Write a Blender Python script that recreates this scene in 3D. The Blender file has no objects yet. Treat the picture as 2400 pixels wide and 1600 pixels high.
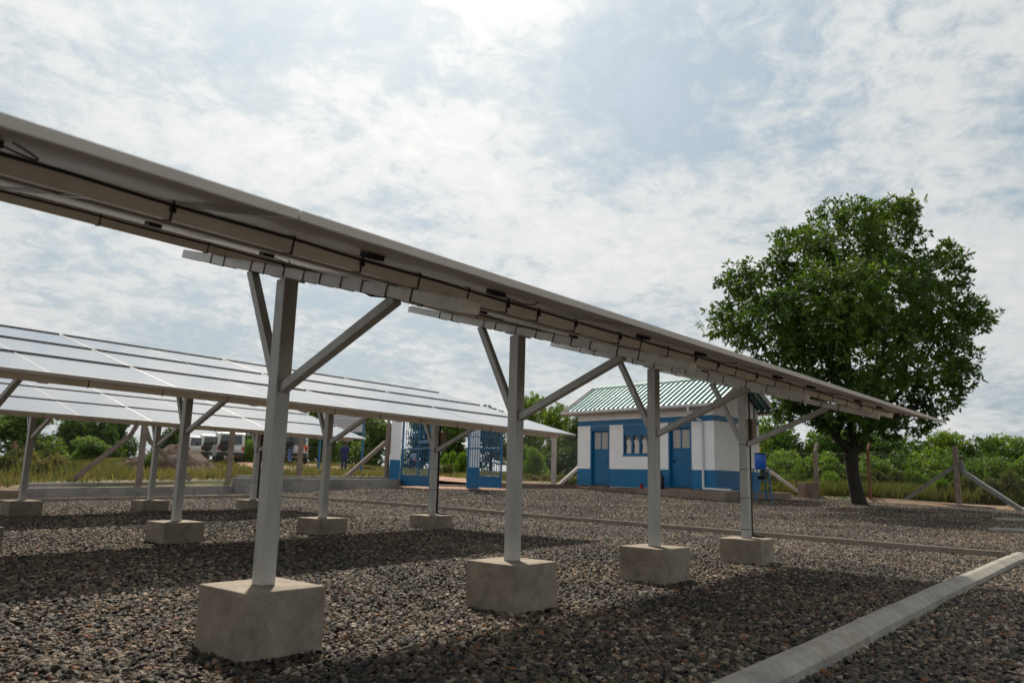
import bpy, math, random
import numpy as np
from mathutils import Vector, Matrix
R=random.Random(7); NR=np.random.default_rng(11)
# ------------------------------------------------------------------ camera
F,PITCH,ROLL,YAW,CH=1793.43,.1775,.0266,.7104,.8574
_c,_s=math.cos(YAW),math.sin(YAW)
FW=np.array([_c*math.cos(PITCH),_s*math.cos(PITCH),math.sin(PITCH)])
_r=np.array([_s,-_c,0.]); _u=np.cross(_r,FW)
R2=math.cos(ROLL)*_r+math.sin(ROLL)*_u; U2=-math.sin(ROLL)*_r+math.cos(ROLL)*_u
FH=np.array([_c,_s,0.]); CAM=np.array([0,0,CH])
sc=bpy.context.scene; col=sc.collection
cd=bpy.data.cameras.new('camera'); cam=bpy.data.objects.new('camera',cd); col.objects.link(cam)
cd.sensor_width=36; cd.lens=F/2400*36; cd.clip_start=.05; cd.clip_end=9000
cam.matrix_world=Matrix(((R2[0],U2[0],-FW[0],0),(R2[1],U2[1],-FW[1],0),(R2[2],U2[2],-FW[2],CH),(0,0,0,1)))
cd.dof.use_dof=True; cd.dof.focus_distance=6.5; cd.dof.aperture_fstop=3.2
sc.camera=cam
SUN_AZ,SUN_EL=math.radians(53),math.radians(48)
# ------------------------------------------------------------------ world: hazy sky under broken cloud
w=bpy.data.worlds.new('World'); sc.world=w; w.use_nodes=True
nt=w.node_tree; nt.nodes.clear()
class NT:
    def __init__(s,t): s.t=t
    def n(s,ty,ins=None,**kw):
        nd=s.t.nodes.new(ty)
        for k,v in kw.items(): setattr(nd,k,v)
        for k,v in (ins or {}).items():
            sk=nd.inputs[k]
            if isinstance(v,bpy.types.NodeSocket): s.t.links.new(v,sk)
            else: sk.default_value=v
        return nd
    def math(s,op,a,b=0.,c=None,clamp=False):
        d={0:a,1:b}
        if c is not None: d[2]=c
        return s.n('ShaderNodeMath',d,operation=op,use_clamp=clamp).outputs[0]
    def ramp(s,fac,stops,interp='LINEAR'):
        nd=s.n('ShaderNodeValToRGB',{0:fac}); cr=nd.color_ramp; cr.interpolation=interp
        while len(cr.elements)<len(stops): cr.elements.new(.5)
        for e,(p,c) in zip(cr.elements,stops): e.position=p; e.color=(*c,1) if len(c)==3 else c
        return nd.outputs[0]
    def mix(s,f,a,b,bt='MIX'):
        nd=s.n('ShaderNodeMix',data_type='RGBA',blend_type=bt)
        for i,v in ((0,f),(6,a),(7,b)):
            if isinstance(v,bpy.types.NodeSocket): s.t.links.new(v,nd.inputs[i])
            else: nd.inputs[i].default_value=v if i==0 else ((*v,1) if len(v)==3 else v)
        return nd.outputs[2]
    def noise(s,vec,scale,detail=4,rough=.5,dist=0.,out=0):
        return s.n('ShaderNodeTexNoise',{'Vector':vec,'Scale':scale,'Detail':detail,'Roughness':rough,'Distortion':dist}).outputs[out]
W=NT(nt)
sky=W.n('ShaderNodeTexSky',sky_type='NISHITA',sun_disc=False,sun_elevation=SUN_EL,sun_rotation=math.pi/2-SUN_AZ,dust_density=2.5,air_density=1.2).outputs[0]
tc=W.n('ShaderNodeTexCoord').outputs['Generated']
sp=W.n('ShaderNodeSeparateXYZ',{0:tc}); zz=W.math('ADD',W.math('MAXIMUM',sp.outputs[2],0.0),.22)
pl=W.n('ShaderNodeCombineXYZ',{0:W.math('DIVIDE',sp.outputs[0],zz),1:W.math('DIVIDE',sp.outputs[1],zz),2:0.}).outputs[0]
big=W.noise(pl,.70,4,.5,.25)
med=W.noise(W.n('ShaderNodeVectorMath',{0:pl,1:(7.3,2.1,0)},operation='ADD').outputs[0],3.1,8,.62,.3)
fine=W.noise(pl,15.,5,.68,.35)
wgt=W.noise(W.n('ShaderNodeVectorMath',{0:pl,1:(-3.3,5.1,0)},operation='ADD').outputs[0],1.6,3,.5,.2)
dens=W.math('ADD',W.math('MULTIPLY',big,.46),W.math('ADD',W.math('MULTIPLY',med,.30),W.math('MULTIPLY',W.math('MULTIPLY',fine,wgt),.60)))
sv=(math.cos(SUN_AZ)*math.cos(SUN_EL),math.sin(SUN_AZ)*math.cos(SUN_EL),math.sin(SUN_EL))
dt=W.math('MAXIMUM',W.n('ShaderNodeVectorMath',{0:tc,1:sv},operation='DOT_PRODUCT').outputs['Value'],0.)
glow=W.math('POWER',dt,7.)
cl=W.ramp(dens,[(.43,(4.6,5.7,6.5)),(.48,(6.5,7.15,7.45)),(.53,(8.3,8.5,8.5)),(.62,(9.5,9.4,9.25))])
cl=W.mix(1.,cl,W.n('ShaderNodeCombineColor',{0:W.math('ADD',W.math('MULTIPLY',glow,.52),.77),1:W.math('ADD',W.math('MULTIPLY',glow,.50),.78),2:W.math('ADD',W.math('MULTIPLY',glow,.47),.79)}).outputs[0],'MULTIPLY')
mask=W.ramp(dens,[(.40,(.7,)*3),(.5,(.97,)*3)])
mx=W.mix(mask,sky,cl)
nt.links.new(mx,W.n('ShaderNodeOutputWorld').inputs[0]) if False else None
bg=W.n('ShaderNodeBackground',{'Color':mx,'Strength':.1}); nt.links.new(bg.outputs[0],W.n('ShaderNodeOutputWorld').inputs[0])
# ------------------------------------------------------------------ sun through thin cloud
ld=bpy.data.lights.new('sun','SUN'); ld.energy=5.0; ld.angle=math.radians(3.); ld.color=(1,.9,.76)
lo=bpy.data.objects.new('sun',ld); col.objects.link(lo); lo.rotation_euler=Vector(sv).to_track_quat('Z','Y').to_euler()
vs=sc.view_settings; vs.view_transform='Standard'; vs.look='None'; vs.exposure=0.; vs.gamma=1; vs.use_curve_mapping=False
# ------------------------------------------------------------------ layout helpers (rays into the real space)
def ray(u,v): return FW+R2*(u-1200)/F-U2*(v-800)/F
def at(u,v,d):                                   # point seen at photo pixel u,v at horizontal depth d (metres)
    q=ray(u,v); return CAM+q*d/(q@FH)
def onplane(u,v,p,n):
    q=ray(u,v); k=((np.array(p)-CAM)@np.array(n))/(q@np.array(n)); return CAM+q*k
def tps(pts):
    A=np.array(pts,float); n=len(A); xy=A[:,:2]
    def phi(r): return np.where(r>1e-9,r*r*np.log(r+1e-12),0)
    D=np.linalg.norm(xy[:,None]-xy[None],axis=2); K=phi(D)+np.eye(n)*2.
    Pm=np.c_[np.ones(n),xy]; M=np.block([[K,Pm],[Pm.T,np.zeros((3,3))]])
    sol=np.linalg.solve(M,np.r_[A[:,2],np.zeros(3)])
    def f(x,y):
        x=np.asarray(x,float); y=np.asarray(y,float)
        P=np.stack([x.ravel(),y.ravel()],1); D=np.linalg.norm(P[:,None]-xy[None],axis=2)
        return (phi(D)@sol[:n]+sol[n]+P@sol[n+1:]).reshape(x.shape)
    return f
X1,Y1,S,D=2.2009,3.4682,1.8932,4.7549
ANC_IN=[(0,0,0),(-6,-6,0),(8,-6,0),(20,-6,.1),(33,-6,.12),(2,3.3,0),(3.9,3.3,.0),(5.8,3.3,.02),(7.7,3.3,.07),(3.9,8,.085),(5.8,8,.10),(7.7,8,.13),(-8,8,.02),(-8,22,0),(3.9,12.8,.12),(5.8,12.8,.17),(7.7,12.8,.19),
 (12.1,1.8,-.005),(5,1.5,0),(8.5,1.5,-.003),(12.5,1.0,-.01),(12.1,8.2,.075),(12.1,10.5,.105),(12.1,15,.165),(12.1,19.2,.17),(4.9,19.2,.03),(8,19.2,.10)]
for (u,v,d) in [(1690,1174,26.5),(1900,1168,31),(2015,1182,26),(2245,1188,28.5),(1300,1147,29.5),(1177,1146,27),(960,1146,27),(300,1163,21.4),(60,1171,19),(2350,1240,18)]:
    ANC_IN.append(tuple(at(u,v,d)))
gin=tps(ANC_IN)
ANC_OUT=[(0,26,.3),(-10,24,.2)]
for (u,v,d) in [(325,1126,21.8),(60,1140,20),(548,1123,24),(750,1117,26.5),(924,1118,29.2),(1060,1133,29),(1297,1133,33),(844,1114,33),(703,1112,33),(807,1107,45),(530,1086,55),(690,1086,55),(960,1103,60),
   (1915,1162,32.6),(2040,1164,31),(2245,1182,29.6),(2400,1196,27),(1106,1141,26.5),(300,1080,55),(20,1085,50),(1250,1120,50),(2000,1140,60),(2400,1150,60),(0,1082,90),(900,1095,95),(1800,1125,100),(2500,1140,100)]:
    ANC_OUT.append(tuple(at(u,v,d)))
ANC_OUT+=[(33,-30,.3),(0,-40,0),(-40,-40,0),(-50,20,.5),(-30,60,1.)]
gout0=tps(ANC_OUT)
def gout(x,y):
    x=np.asarray(x,float);y=np.asarray(y,float); r=np.hypot(x,y); k=np.minimum(1,95/np.maximum(r,1e-6))
    return np.clip(gout0(x*k,y*k),-.5,3.2)
YW,XF=22.1,32.4                                  # yard limits: left wall line and right fence line
def inside(x,y): return np.minimum(np.minimum(YW+.0-y,XF-x),np.minimum(y+14,x+14))
def gearth(x,y):
    s=inside(x,y); t=np.clip(-s/.5,0,1); t=t*t*(3-2*t)
    return (gin(np.clip(x,-14,33),np.clip(y,-14,23))-.14)*(1-t)+gout(x,y)*t
def gz(x,y): return float(gin(x,y)) if inside(x,y)>0 else float(gout(x,y))
# ------------------------------------------------------------------ mesh helpers
class MB:
    def __init__(s): s.v=[];s.f=[]
    def add(s,v,f):
        o=len(s.v); s.v+= [tuple(map(float,p)) for p in v]; s.f+=[tuple(i+o for i in q) for q in f]; return s
    def box(s,a,b):
        x0,y0,z0=a;x1,y1,z1=b
        return s.add([(x0,y0,z0),(x1,y0,z0),(x1,y1,z0),(x0,y1,z0),(x0,y0,z1),(x1,y0,z1),(x1,y1,z1),(x0,y1,z1)],
          [(0,3,2,1),(4,5,6,7),(0,1,5,4),(1,2,6,5),(2,3,7,6),(3,0,4,7)])
    def bar(s,p,q,w,h=None,up=(0,0,1)):          # rectangular bar between two points
        h=h or w; p=Vector(p);q=Vector(q); d=(q-p).normalized(); u=Vector(up)
        if abs(d.dot(u))>.99: u=Vector((0,1,0))
        sx=d.cross(u).normalized(); uz=sx.cross(d).normalized(); v=[]
        for e in (p,q):
            for a,b in ((-1,-1),(1,-1),(1,1),(-1,1)): v.append(e+sx*a*w/2+uz*b*h/2)
        return s.add(v,[(0,1,2,3),(7,6,5,4),(0,4,5,1),(1,5,6,2),(2,6,7,3),(3,7,4,0)])
    def tube(s,pts,rad,n=8,caps=True):
        pts=[Vector(p) for p in pts]; rad=rad if hasattr(rad,'__len__') else [rad]*len(pts); v=[];f=[]
        ref=None
        for i,p in enumerate(pts):
            d=(pts[min(i+1,len(pts)-1)]-pts[max(i-1,0)]).normalized()
            if ref is None: ref=Vector((0,0,1)) if abs(d.z)<.9 else Vector((1,0,0))
            a=d.cross(ref).normalized(); b=a.cross(d).normalized(); ref=b
            for k in range(n):
                t=2*math.pi*k/n; v.append(p+(a*math.cos(t)+b*math.sin(t))*rad[i])
            if i:
                for k in range(n): f.append(((i-1)*n+k,(i-1)*n+(k+1)%n,i*n+(k+1)%n,i*n+k))
        if caps: f.append(tuple(range(n-1,-1,-1))); f.append(tuple((len(pts)-1)*n+k for k in range(n)))
        return s.add(v,f)
    def lathe(s,c,prof,n=20,axis='z'):
        v=[];f=[]
        for i,(r,z) in enumerate(prof):
            for k in range(n):
                t=2*math.pi*k/n; a,b=r*math.cos(t),r*math.sin(t)
                v.append({'z':(c[0]+a,c[1]+b,c[2]+z),'x':(c[0]+z,c[1]+a,c[2]+b),'y':(c[0]+a,c[1]+z,c[2]+b)}[axis])
            if i:
                for k in range(n): f.append(((i-1)*n+k,(i-1)*n+(k+1)%n,i*n+(k+1)%n,i*n+k))
        f.append(tuple(range(n-1,-1,-1))); f.append(tuple((len(prof)-1)*n+k for k in range(n)))
        return s.add(v,f)
    def prism(s,poly,a,b,axis=1):                # polygon in the other two axes extruded along axis
        n=len(poly); v=[]
        for t in (a,b):
            for p,q in poly: v.append({0:(t,p,q),1:(p,t,q),2:(p,q,t)}[axis])
        return s.add(v,[tuple(range(n)),tuple(range(2*n-1,n-1,-1))]+[(i,i+n,(i+1)%n+n,(i+1)%n) for i in range(n)])
    def xf(s,M):
        s.v=[tuple(M@Vector(p)) for p in s.v]; return s
    def build(s,name,mat,parent=None,bevel=0,smooth=False,recalc=True):
        me=bpy.data.meshes.new(name); me.from_pydata(s.v,[],s.f); me.update()
        if recalc:
            import bmesh
            b=bmesh.new(); b.from_mesh(me); bmesh.ops.recalc_face_normals(b,faces=b.faces); b.to_mesh(me); b.free()
        return link(name,me,mat,parent,bevel,smooth)
def link(name,me,mat,parent=None,bevel=0,smooth=False):
    o=bpy.data.objects.new(name,me); col.objects.link(o)
    for m in (mat if isinstance(mat,(list,tuple)) else [mat]): me.materials.append(m)
    if parent: o.parent=parent
    if bevel:
        md=o.modifiers.new('bevel','BEVEL'); md.width=bevel; md.segments=2; md.limit_method='ANGLE'
    if smooth: me.shade_smooth()
    return o
def tag(o,label=None,cat=None,group=None,kind=None):
    for k,v in (('label',label),('category',cat),('group',group),('kind',kind)):
        if v: o[k]=v
    return o
def thing(name,label,cat,loc=(0,0,0),rz=0.,group=None):
    o=bpy.data.objects.new(name,None); col.objects.link(o); o.location=tuple(map(float,loc)); o.rotation_euler=(0,0,rz); o.empty_display_size=.1
    return tag(o,label,cat,group)
def npmesh(name,V,Q,smooth=False):
    me=bpy.data.meshes.new(name); V=np.asarray(V,np.float32); Q=np.asarray(Q,np.int32); k=Q.shape[1]
    me.vertices.add(len(V)); me.vertices.foreach_set('co',V.ravel()); me.loops.add(Q.size); me.loops.foreach_set('vertex_index',Q.ravel())
    me.polygons.add(len(Q)); me.polygons.foreach_set('loop_start',np.arange(0,Q.size,k,dtype=np.int32)); me.polygons.foreach_set('loop_total',np.full(len(Q),k,np.int32))
    me.update(calc_edges=True)
    if smooth: me.shade_smooth()
    return me
# ------------------------------------------------------------------ materials
def mat(name,base=(.5,.5,.5),rough=.6,metal=0.,var=0.,scale=6.,dark=None,bump=0.,bscale=60.,spec=.5,coat=0.,stain=None,stretch=(1,1,1),pores=0.):
    m=bpy.data.materials.new(name); m.use_nodes=True; N=NT(m.node_tree); b=m.node_tree.nodes['Principled BSDF']
    b.inputs['Roughness'].default_value=rough; b.inputs['Metallic'].default_value=metal; b.inputs['Specular IOR Level'].default_value=spec
    if coat: b.inputs['Coat Weight'].default_value=coat; b.inputs['Coat Roughness'].default_value=.08
    co=N.n('ShaderNodeTexCoord').outputs['Object']
    co=N.n('ShaderNodeMapping',{'Vector':co,'Scale':stretch}).outputs[0]
    c=None
    if var:
        nz=N.noise(co,scale,6,.62,.2); d=dark or tuple(x*(1-var) for x in base); hi=tuple(min(1,x*(1+var*.5)) for x in base)
        c=N.ramp(nz,[(.32,d),(.5,base),(.7,hi)])
    if stain:
        sz=N.noise(co,stain[1],5,.65,.6); f=N.ramp(sz,[(stain[2],(0,0,0)),(stain[2]+.12,(1,1,1))])
        c=N.mix(N.math('MULTIPLY',f,stain[3]),c if c else base,stain[0])
    if pores:
        pz=N.ramp(N.noise(co,48.,3,.6),[(.66,(0,0,0)),(.70,(1,1,1))]); c=N.mix(N.math('MULTIPLY',pz,pores),c,tuple(x*.35 for x in base))
        pz=N.ramp(N.noise(co,9.,6,.75),[(.35,(.80,.79,.77)),(.65,(1.12,1.12,1.12))]); c=N.mix(1.,c,pz,'MULTIPLY')
    if c: m.node_tree.links.new(c,b.inputs['Base Color'])
    else: b.inputs['Base Color'].default_value=(*base,1)
    if var:
        m.node_tree.links.new(N.math('ADD',N.math('MULTIPLY',N.noise(co,scale*3,4,.6),.25),rough-.12),b.inputs['Roughness'])
    if bump:
        bn=N.n('ShaderNodeBump',{'Height':N.noise(co,bscale,5,.65),'Strength':bump,'Distance':.01}); m.node_tree.links.new(bn.outputs[0],b.inputs['Normal'])
    return m
M={}
M['concrete']=mat('concrete',(.305,.262,.208),.85,var=.28,scale=5.,bump=.5,bscale=70,stain=((.12,.10,.075),2.3,.56,.55),pores=.6)
M['kerb']=mat('kerb_concrete',(.29,.27,.235),.85,var=.28,scale=3.2,bump=.55,bscale=60,stain=((.26,.16,.09),1.6,.60,.55),pores=.6)
M['kerbbrown']=mat('brown_kerb_concrete',(.22,.185,.145),.9,var=.3,scale=3.,bump=.5,bscale=60,stain=((.11,.08,.06),1.8,.58,.6))
M['oldwall']=mat('weathered_concrete',(.27,.25,.225),.9,var=.35,scale=1.6,bump=.5,bscale=30,stain=((.12,.115,.10),.9,.5,.65))
M['brownwall']=mat('mud_stained_concrete',(.20,.145,.105),.9,var=.35,scale=2.2,bump=.5,bscale=25,stain=((.12,.085,.06),1.,.5,.6))
M['plinth']=mat('plinth_render',(.24,.19,.15),.9,var=.3,scale=1.5,bump=.4,bscale=30,stain=((.2,.12,.08),.8,.5,.6))
M['galv']=mat('galvanised_steel',(.44,.445,.43),.42,metal=.3,var=.16,scale=9.,bump=.08,bscale=40,stain=((.30,.30,.29),5.,.56,.4),stretch=(1,1,.35))
M['purlin']=mat('galvanised_purlin',(.88,.83,.75),.45,metal=.25,var=.16,scale=3.,stain=((.38,.24,.14),7.,.66,.5))
M['rafter']=mat('galvanised_rafter',(.82,.83,.82),.4,metal=.15,var=.2,scale=7.,stain=((.5,.48,.44),8.,.58,.45))
M['alu']=mat('aluminium_frame',(.56,.545,.52),.35,metal=.4,var=.06,scale=4.)
M['backsheet']=mat('white_backsheet',(.66,.61,.55),.5,var=.10,scale=1.6,stain=((.44,.38,.32),1.1,.60,.35))
M['black']=mat('black_plastic',(.012,.012,.013),.5)
M['rail']=mat('dark_edge_rail',(.012,.012,.03),.5)
M['rubber']=mat('rubber',(.02,.02,.02),.8)
M['white']=mat('white_paint',(.87,.86,.86),.65,var=.06,scale=1.2,bump=.12,bscale=25,stain=((.60,.52,.43),.9,.60,.5))
M['blue']=mat('blue_paint',(.003,.135,.30),.5,var=.15,scale=1.5,bump=.1,bscale=25)
M['bluemetal']=mat('blue_gloss_metal',(.002,.115,.26),.32,var=.12,scale=2.)
M['tank']=mat('blue_plastic',(.01,.10,.50),.35)
M['pvc']=mat('grey_white_pvc',(.66,.66,.68),.4,var=.05,scale=3.)
M['fascia']=mat('cream_fascia',(.42,.37,.34),.6,var=.12,scale=2.)
M['rust']=mat('rusty_pole',(.20,.085,.05),.8,var=.35,scale=4.)
M['post']=mat('fence_post_concrete',(.22,.175,.145),.9,var=.3,scale=3.,bump=.4,bscale=30)
M['greypost']=mat('grey_strut_concrete',(.22,.22,.215),.9,var=.25,scale=3.,bump=.3,bscale=30)
M['wire']=mat('fence_wire',(.10,.10,.095),.6,metal=.3)
M['carwhite']=mat('vehicle_white',(.62,.62,.60),.3,var=.05,scale=1.,coat=.5)
M['glassdark']=mat('tinted_glass',(.03,.045,.045),.08,spec=.8)
M['red']=mat('red_lens',(.35,.01,.01),.3)
M['orange']=mat('orange_panel',(.75,.16,.02),.4)
M['skin']=mat('dark_skin',(.06,.032,.02),.55)
M['navy']=mat('navy_overall',(.006,.018,.12),.85,var=.3,scale=8.)
M['denim']=mat('denim',(.09,.17,.32),.9,var=.2,scale=10.)
M['darkcloth']=mat('dark_cloth',(.02,.022,.04),.9,var=.2,scale=9.)
M['palecloth']=mat('pale_blue_shirt',(.30,.38,.52),.9,var=.15,scale=9.)
M['hair']=mat('black_hair',(.008,.007,.006),.8)
M['curtain']=mat('curtain',(.62,.57,.53),.9,var=.2,scale=5.,stretch=(6,6,.6))
M['box']=mat('brown_cabinet',(.24,.17,.11),.6,var=.2,scale=3.)
M['brick']=mat('red_brick_wall',(.20,.07,.045),.9,var=.4,scale=2.)
M['ironsheet']=mat('old_iron_sheet',(.36,.38,.40),.5,metal=.3,var=.2,scale=2.)
M['tin']=mat('grey_tin',(.2,.21,.23),.4,metal=.5,var=.2,scale=2.)
M['signface']=mat('sign_board',(.52,.52,.56),.5,var=.06,scale=1.)
M['signline']=mat('sign_lettering',(.22,.24,.28),.6)
M['yellow']=mat('yellow_tap',(.7,.55,.03),.4)
M['woodpost']=mat('bark',(.022,.017,.013),.95,var=.45,scale=5.,bump=1.,bscale=18,stretch=(1,1,.25))
M['twig']=mat('dry_twig',(.085,.052,.034),.95,var=.4,scale=3.)
def glass_top():
    m=bpy.data.materials.new('solar_glass'); m.use_nodes=True; N=NT(m.node_tree); b=m.node_tree.nodes['Principled BSDF']
    co=N.n('ShaderNodeTexCoord').outputs['Object']; sx=N.n('ShaderNodeSeparateXYZ',{0:co})
    def line(sock,per,wd):
        t=N.math('FRACT',N.math('DIVIDE',sock,per)); t=N.math('ABSOLUTE',N.math('SUBTRACT',t,.5)); return N.math('GREATER_THAN',t,.5-wd/per/2)
    g=N.math('MAXIMUM',line(sx.outputs[0],.0815,.003),line(sx.outputs[1],.1615,.003))
    c=N.mix(g,(.012,.016,.045),(.16,.17,.19))
    m.node_tree.links.new(c,b.inputs['Base Color']); b.inputs['Roughness'].default_value=.16; b.inputs['Specular IOR Level'].default_value=.75
    b.inputs['Coat Weight'].default_value=1.; b.inputs['Coat Roughness'].default_value=.07; b.inputs['Coat IOR'].default_value=1.9
    m.node_tree.links.new(N.math('ADD',N.math('MULTIPLY',N.noise(co,2.5,4,.6),.12),.12),b.inputs['Roughness'])
    return m
M['cells']=glass_top()
def leafmat(name,a,b_,c,trans=.35,scale=.6):
    m=bpy.data.materials.new(name); m.use_nodes=True; t=m.node_tree; N=NT(t); t.nodes.clear()
    co=N.n('ShaderNodeTexCoord').outputs['Object']; rnd=N.n('ShaderNodeObjectInfo').outputs['Random']
    n1=N.noise(co,scale,3,.6); n2=N.n('ShaderNodeTexWhiteNoise',{'Vector':N.n('ShaderNodeVectorMath',{0:co,1:(6.,6.,6.)},operation='MULTIPLY').outputs[0]},noise_dimensions='3D').outputs[0]
    f=N.math('ADD',N.math('MULTIPLY',n1,.75),N.math('ADD',N.math('MULTIPLY',N.noise(co,scale*9,2,.5),.35),N.math('MULTIPLY',rnd,.12)))
    cc=N.ramp(f,[(.42,a),(.62,b_),(.85,c)])
    df=N.n('ShaderNodeBsdfPrincipled',{'Base Color':cc,'Roughness':.55,'Specular IOR Level':.3}); tr=N.n('ShaderNodeBsdfTranslucent',{'Color':N.mix(1.,cc,(1.35,1.5,.6),'MULTIPLY')})
    ms=N.n('ShaderNodeMixShader',{0:trans,1:df.outputs[0],2:tr.outputs[0]}); t.links.new(ms.outputs[0],N.n('ShaderNodeOutputMaterial').inputs[0]); return m
M['leaf']=leafmat('glossy_leaf',(.020,.048,.009),(.048,.092,.015),(.14,.20,.034),.36,.5)
M['bush']=leafmat('bush_leaf',(.05,.095,.012),(.12,.19,.022),(.23,.29,.04),.35,.35)
M['bushdark']=leafmat('dark_bush_leaf',(.022,.055,.010),(.06,.11,.016),(.13,.18,.028),.3,.3)
M['bushlight']=leafmat('light_bush_leaf',(.06,.12,.014),(.13,.21,.026),(.24,.32,.05),.4,.5)
M['dry']=leafmat('dry_grass',(.11,.09,.04),(.18,.145,.065),(.27,.21,.10),.35,.3)
M['grass']=leafmat('green_grass',(.055,.066,.020),(.098,.104,.036),(.17,.15,.062),.35,.25)
M['purple']=leafmat('purple_seed_grass',(.12,.055,.075),(.19,.10,.12),(.24,.16,.15),.3,.5)
def gravelmat(name,instanced):
    m=bpy.data.materials.new(name); m.use_nodes=True; t=m.node_tree; N=NT(t); b=t.nodes['Principled BSDF']
    stops=[(0,(.020,.021,.024)),(.18,(.042,.045,.049)),(.36,(.10,.10,.10)),(.52,(.14,.125,.105)),(.68,(.20,.175,.14)),(.80,(.13,.092,.062)),(.87,(.30,.27,.23)),(.94,(.46,.43,.38)),(.972,(.30,.14,.065)),(1,(.12,.05,.03))]
    co=N.n('ShaderNodeTexCoord').outputs['Object'] if not instanced else N.n('ShaderNodeNewGeometry').outputs['Position']
    patch=N.noise(co,.55,3,.5)
    if instanced:
        r=N.n('ShaderNodeObjectInfo').outputs['Random']
        c=N.ramp(r,stops); c=N.mix(.5,c,N.ramp(N.noise(co,60,4,.6),[(.3,(.35,.35,.35)),(.7,(.85,.85,.85))]),'OVERLAY')
    else:
        vo=N.n('ShaderNodeTexVoronoi',{'Vector':co,'Scale':34.}); r=N.n('ShaderNodeSeparateColor',{0:vo.outputs['Color']}).outputs[0]
        c=N.ramp(r,stops); c=N.mix(N.math('MULTIPLY',N.math('LESS_THAN',.45,vo.outputs['Distance']),.55),c,(.02,.018,.016))
        vo2=N.n('ShaderNodeTexVoronoi',{'Vector':co,'Scale':34.})
        bn=N.n('ShaderNodeBump',{'Height':N.math('SUBTRACT',1.,vo2.outputs['Distance']),'Strength':1.,'Distance':.03}); t.links.new(bn.outputs[0],b.inputs['Normal'])
    c=N.mix(1.,c,N.ramp(patch,[(.35,(.43,.40,.365)),(.65,(.90,.80,.67))]),'MULTIPLY')
    t.links.new(c,b.inputs['Base Color']); b.inputs['Roughness'].default_value=.75; b.inputs['Specular IOR Level'].default_value=.35; return m
M['gravel']=gravelmat('gravel_surface',False); M['stone']=gravelmat('gravel_stone',True)
def earthmat():
    m=bpy.data.materials.new('earth'); m.use_nodes=True; t=m.node_tree; N=NT(t); b=t.nodes['Principled BSDF']
    co=N.n('ShaderNodeTexCoord').outputs['Object']
    c=N.ramp(N.noise(co,.22,6,.65,.4),[(.38,(.27,.155,.10)),(.48,(.22,.15,.085)),(.55,(.13,.13,.05)),(.68,(.10,.115,.04))])
    c=N.mix(N.ramp(N.noise(co,3.,6,.7),[(.45,(0,0,0)),(.7,(.5,.5,.5))]),c,(.33,.24,.17))
    t.links.new(c,b.inputs['Base Color']); b.inputs['Roughness'].default_value=.95
    bn=N.n('ShaderNodeBump',{'Height':N.noise(co,4.,8,.7),'Strength':.8,'Distance':.12}); t.links.new(bn.outputs[0],b.inputs['Normal']); return m
M['earth']=earthmat()
M['soil']=mat('red_soil',(.30,.17,.11),.95,var=.3,scale=1.5,bump=.6,bscale=12)
# ------------------------------------------------------------------ ground
def grid(xs,ys,fz):
    Xg,Yg=np.meshgrid(xs,ys,indexing='ij'); Z=np.vectorize(float)(fz(Xg,Yg)); V=np.stack([Xg.ravel(),Yg.ravel(),Z.ravel()],1)
    n,m=len(xs),len(ys); i,j=np.meshgrid(np.arange(n-1),np.arange(m-1),indexing='ij'); a=(i*m+j).ravel()
    return V,np.stack([a,a+m,a+m+1,a+1],1)
def nonuni():
    a=np.arange(-16,90,.5); far=90*np.power(1.18,np.arange(1,26)); back=-16-8*np.power(1.3,np.arange(0,22)); return np.r_[back[::-1],a,far]
ax=nonuni(); V,Q=grid(ax,ax,lambda x,y: gearth(x,y))
tag(link('ground',npmesh('ground',V,Q,True),M['earth']),kind='structure')
V,Q=grid(np.arange(-12,XF+.01,.4),np.r_[np.arange(-12,YW-.2,.4),YW-.12],lambda x,y: gin(x,y))
tag(link('gravel_yard',npmesh('gravel_yard',V,Q,True),M['gravel']),kind='structure')
# loose stones over the yard where the photo looks
def wedge():
    a=np.radians(np.arange(-8,90,1.5)); r=np.r_[np.arange(1.6,8,.4),np.arange(8,36,.8)]
    Rg,Ag=np.meshgrid(r,a,indexing='ij'); x,y=Rg*np.cos(Ag),Rg*np.sin(Ag); z=gin(x,y)
    n,m=len(r),len(a); i,j=np.meshgrid(np.arange(n-1),np.arange(m-1),indexing='ij'); q=(i*m+j).ravel()
    V=np.stack([x.ravel(),y.ravel(),z.ravel()],1); Q=np.stack([q,q+m,q+m+1,q+1],1)
    ok=((V[:,0]<XF-.3)&(V[:,1]<YW-.25))[Q].all(1); 
    gate=None
    return V,Q[ok],np.hypot(V[:,0],V[:,1])
V,Q,rr=wedge(); me=npmesh('gravel',V,Q)
at_=me.attributes.new('dens','FLOAT','POINT'); at_.data.foreach_set('value',np.interp(rr,[0,7,12,18,36],[1900,1700,1150,480,260]).astype(np.float32))
at_=me.attributes.new('big','FLOAT','POINT'); at_.data.foreach_set('value',np.interp(rr,[0,10,36],[1,1.05,1.35]).astype(np.float32))
gv=tag(link('gravel',me,M['stone']),'loose grey and brown crushed stone covering the yard','gravel',kind='stuff')
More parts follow.
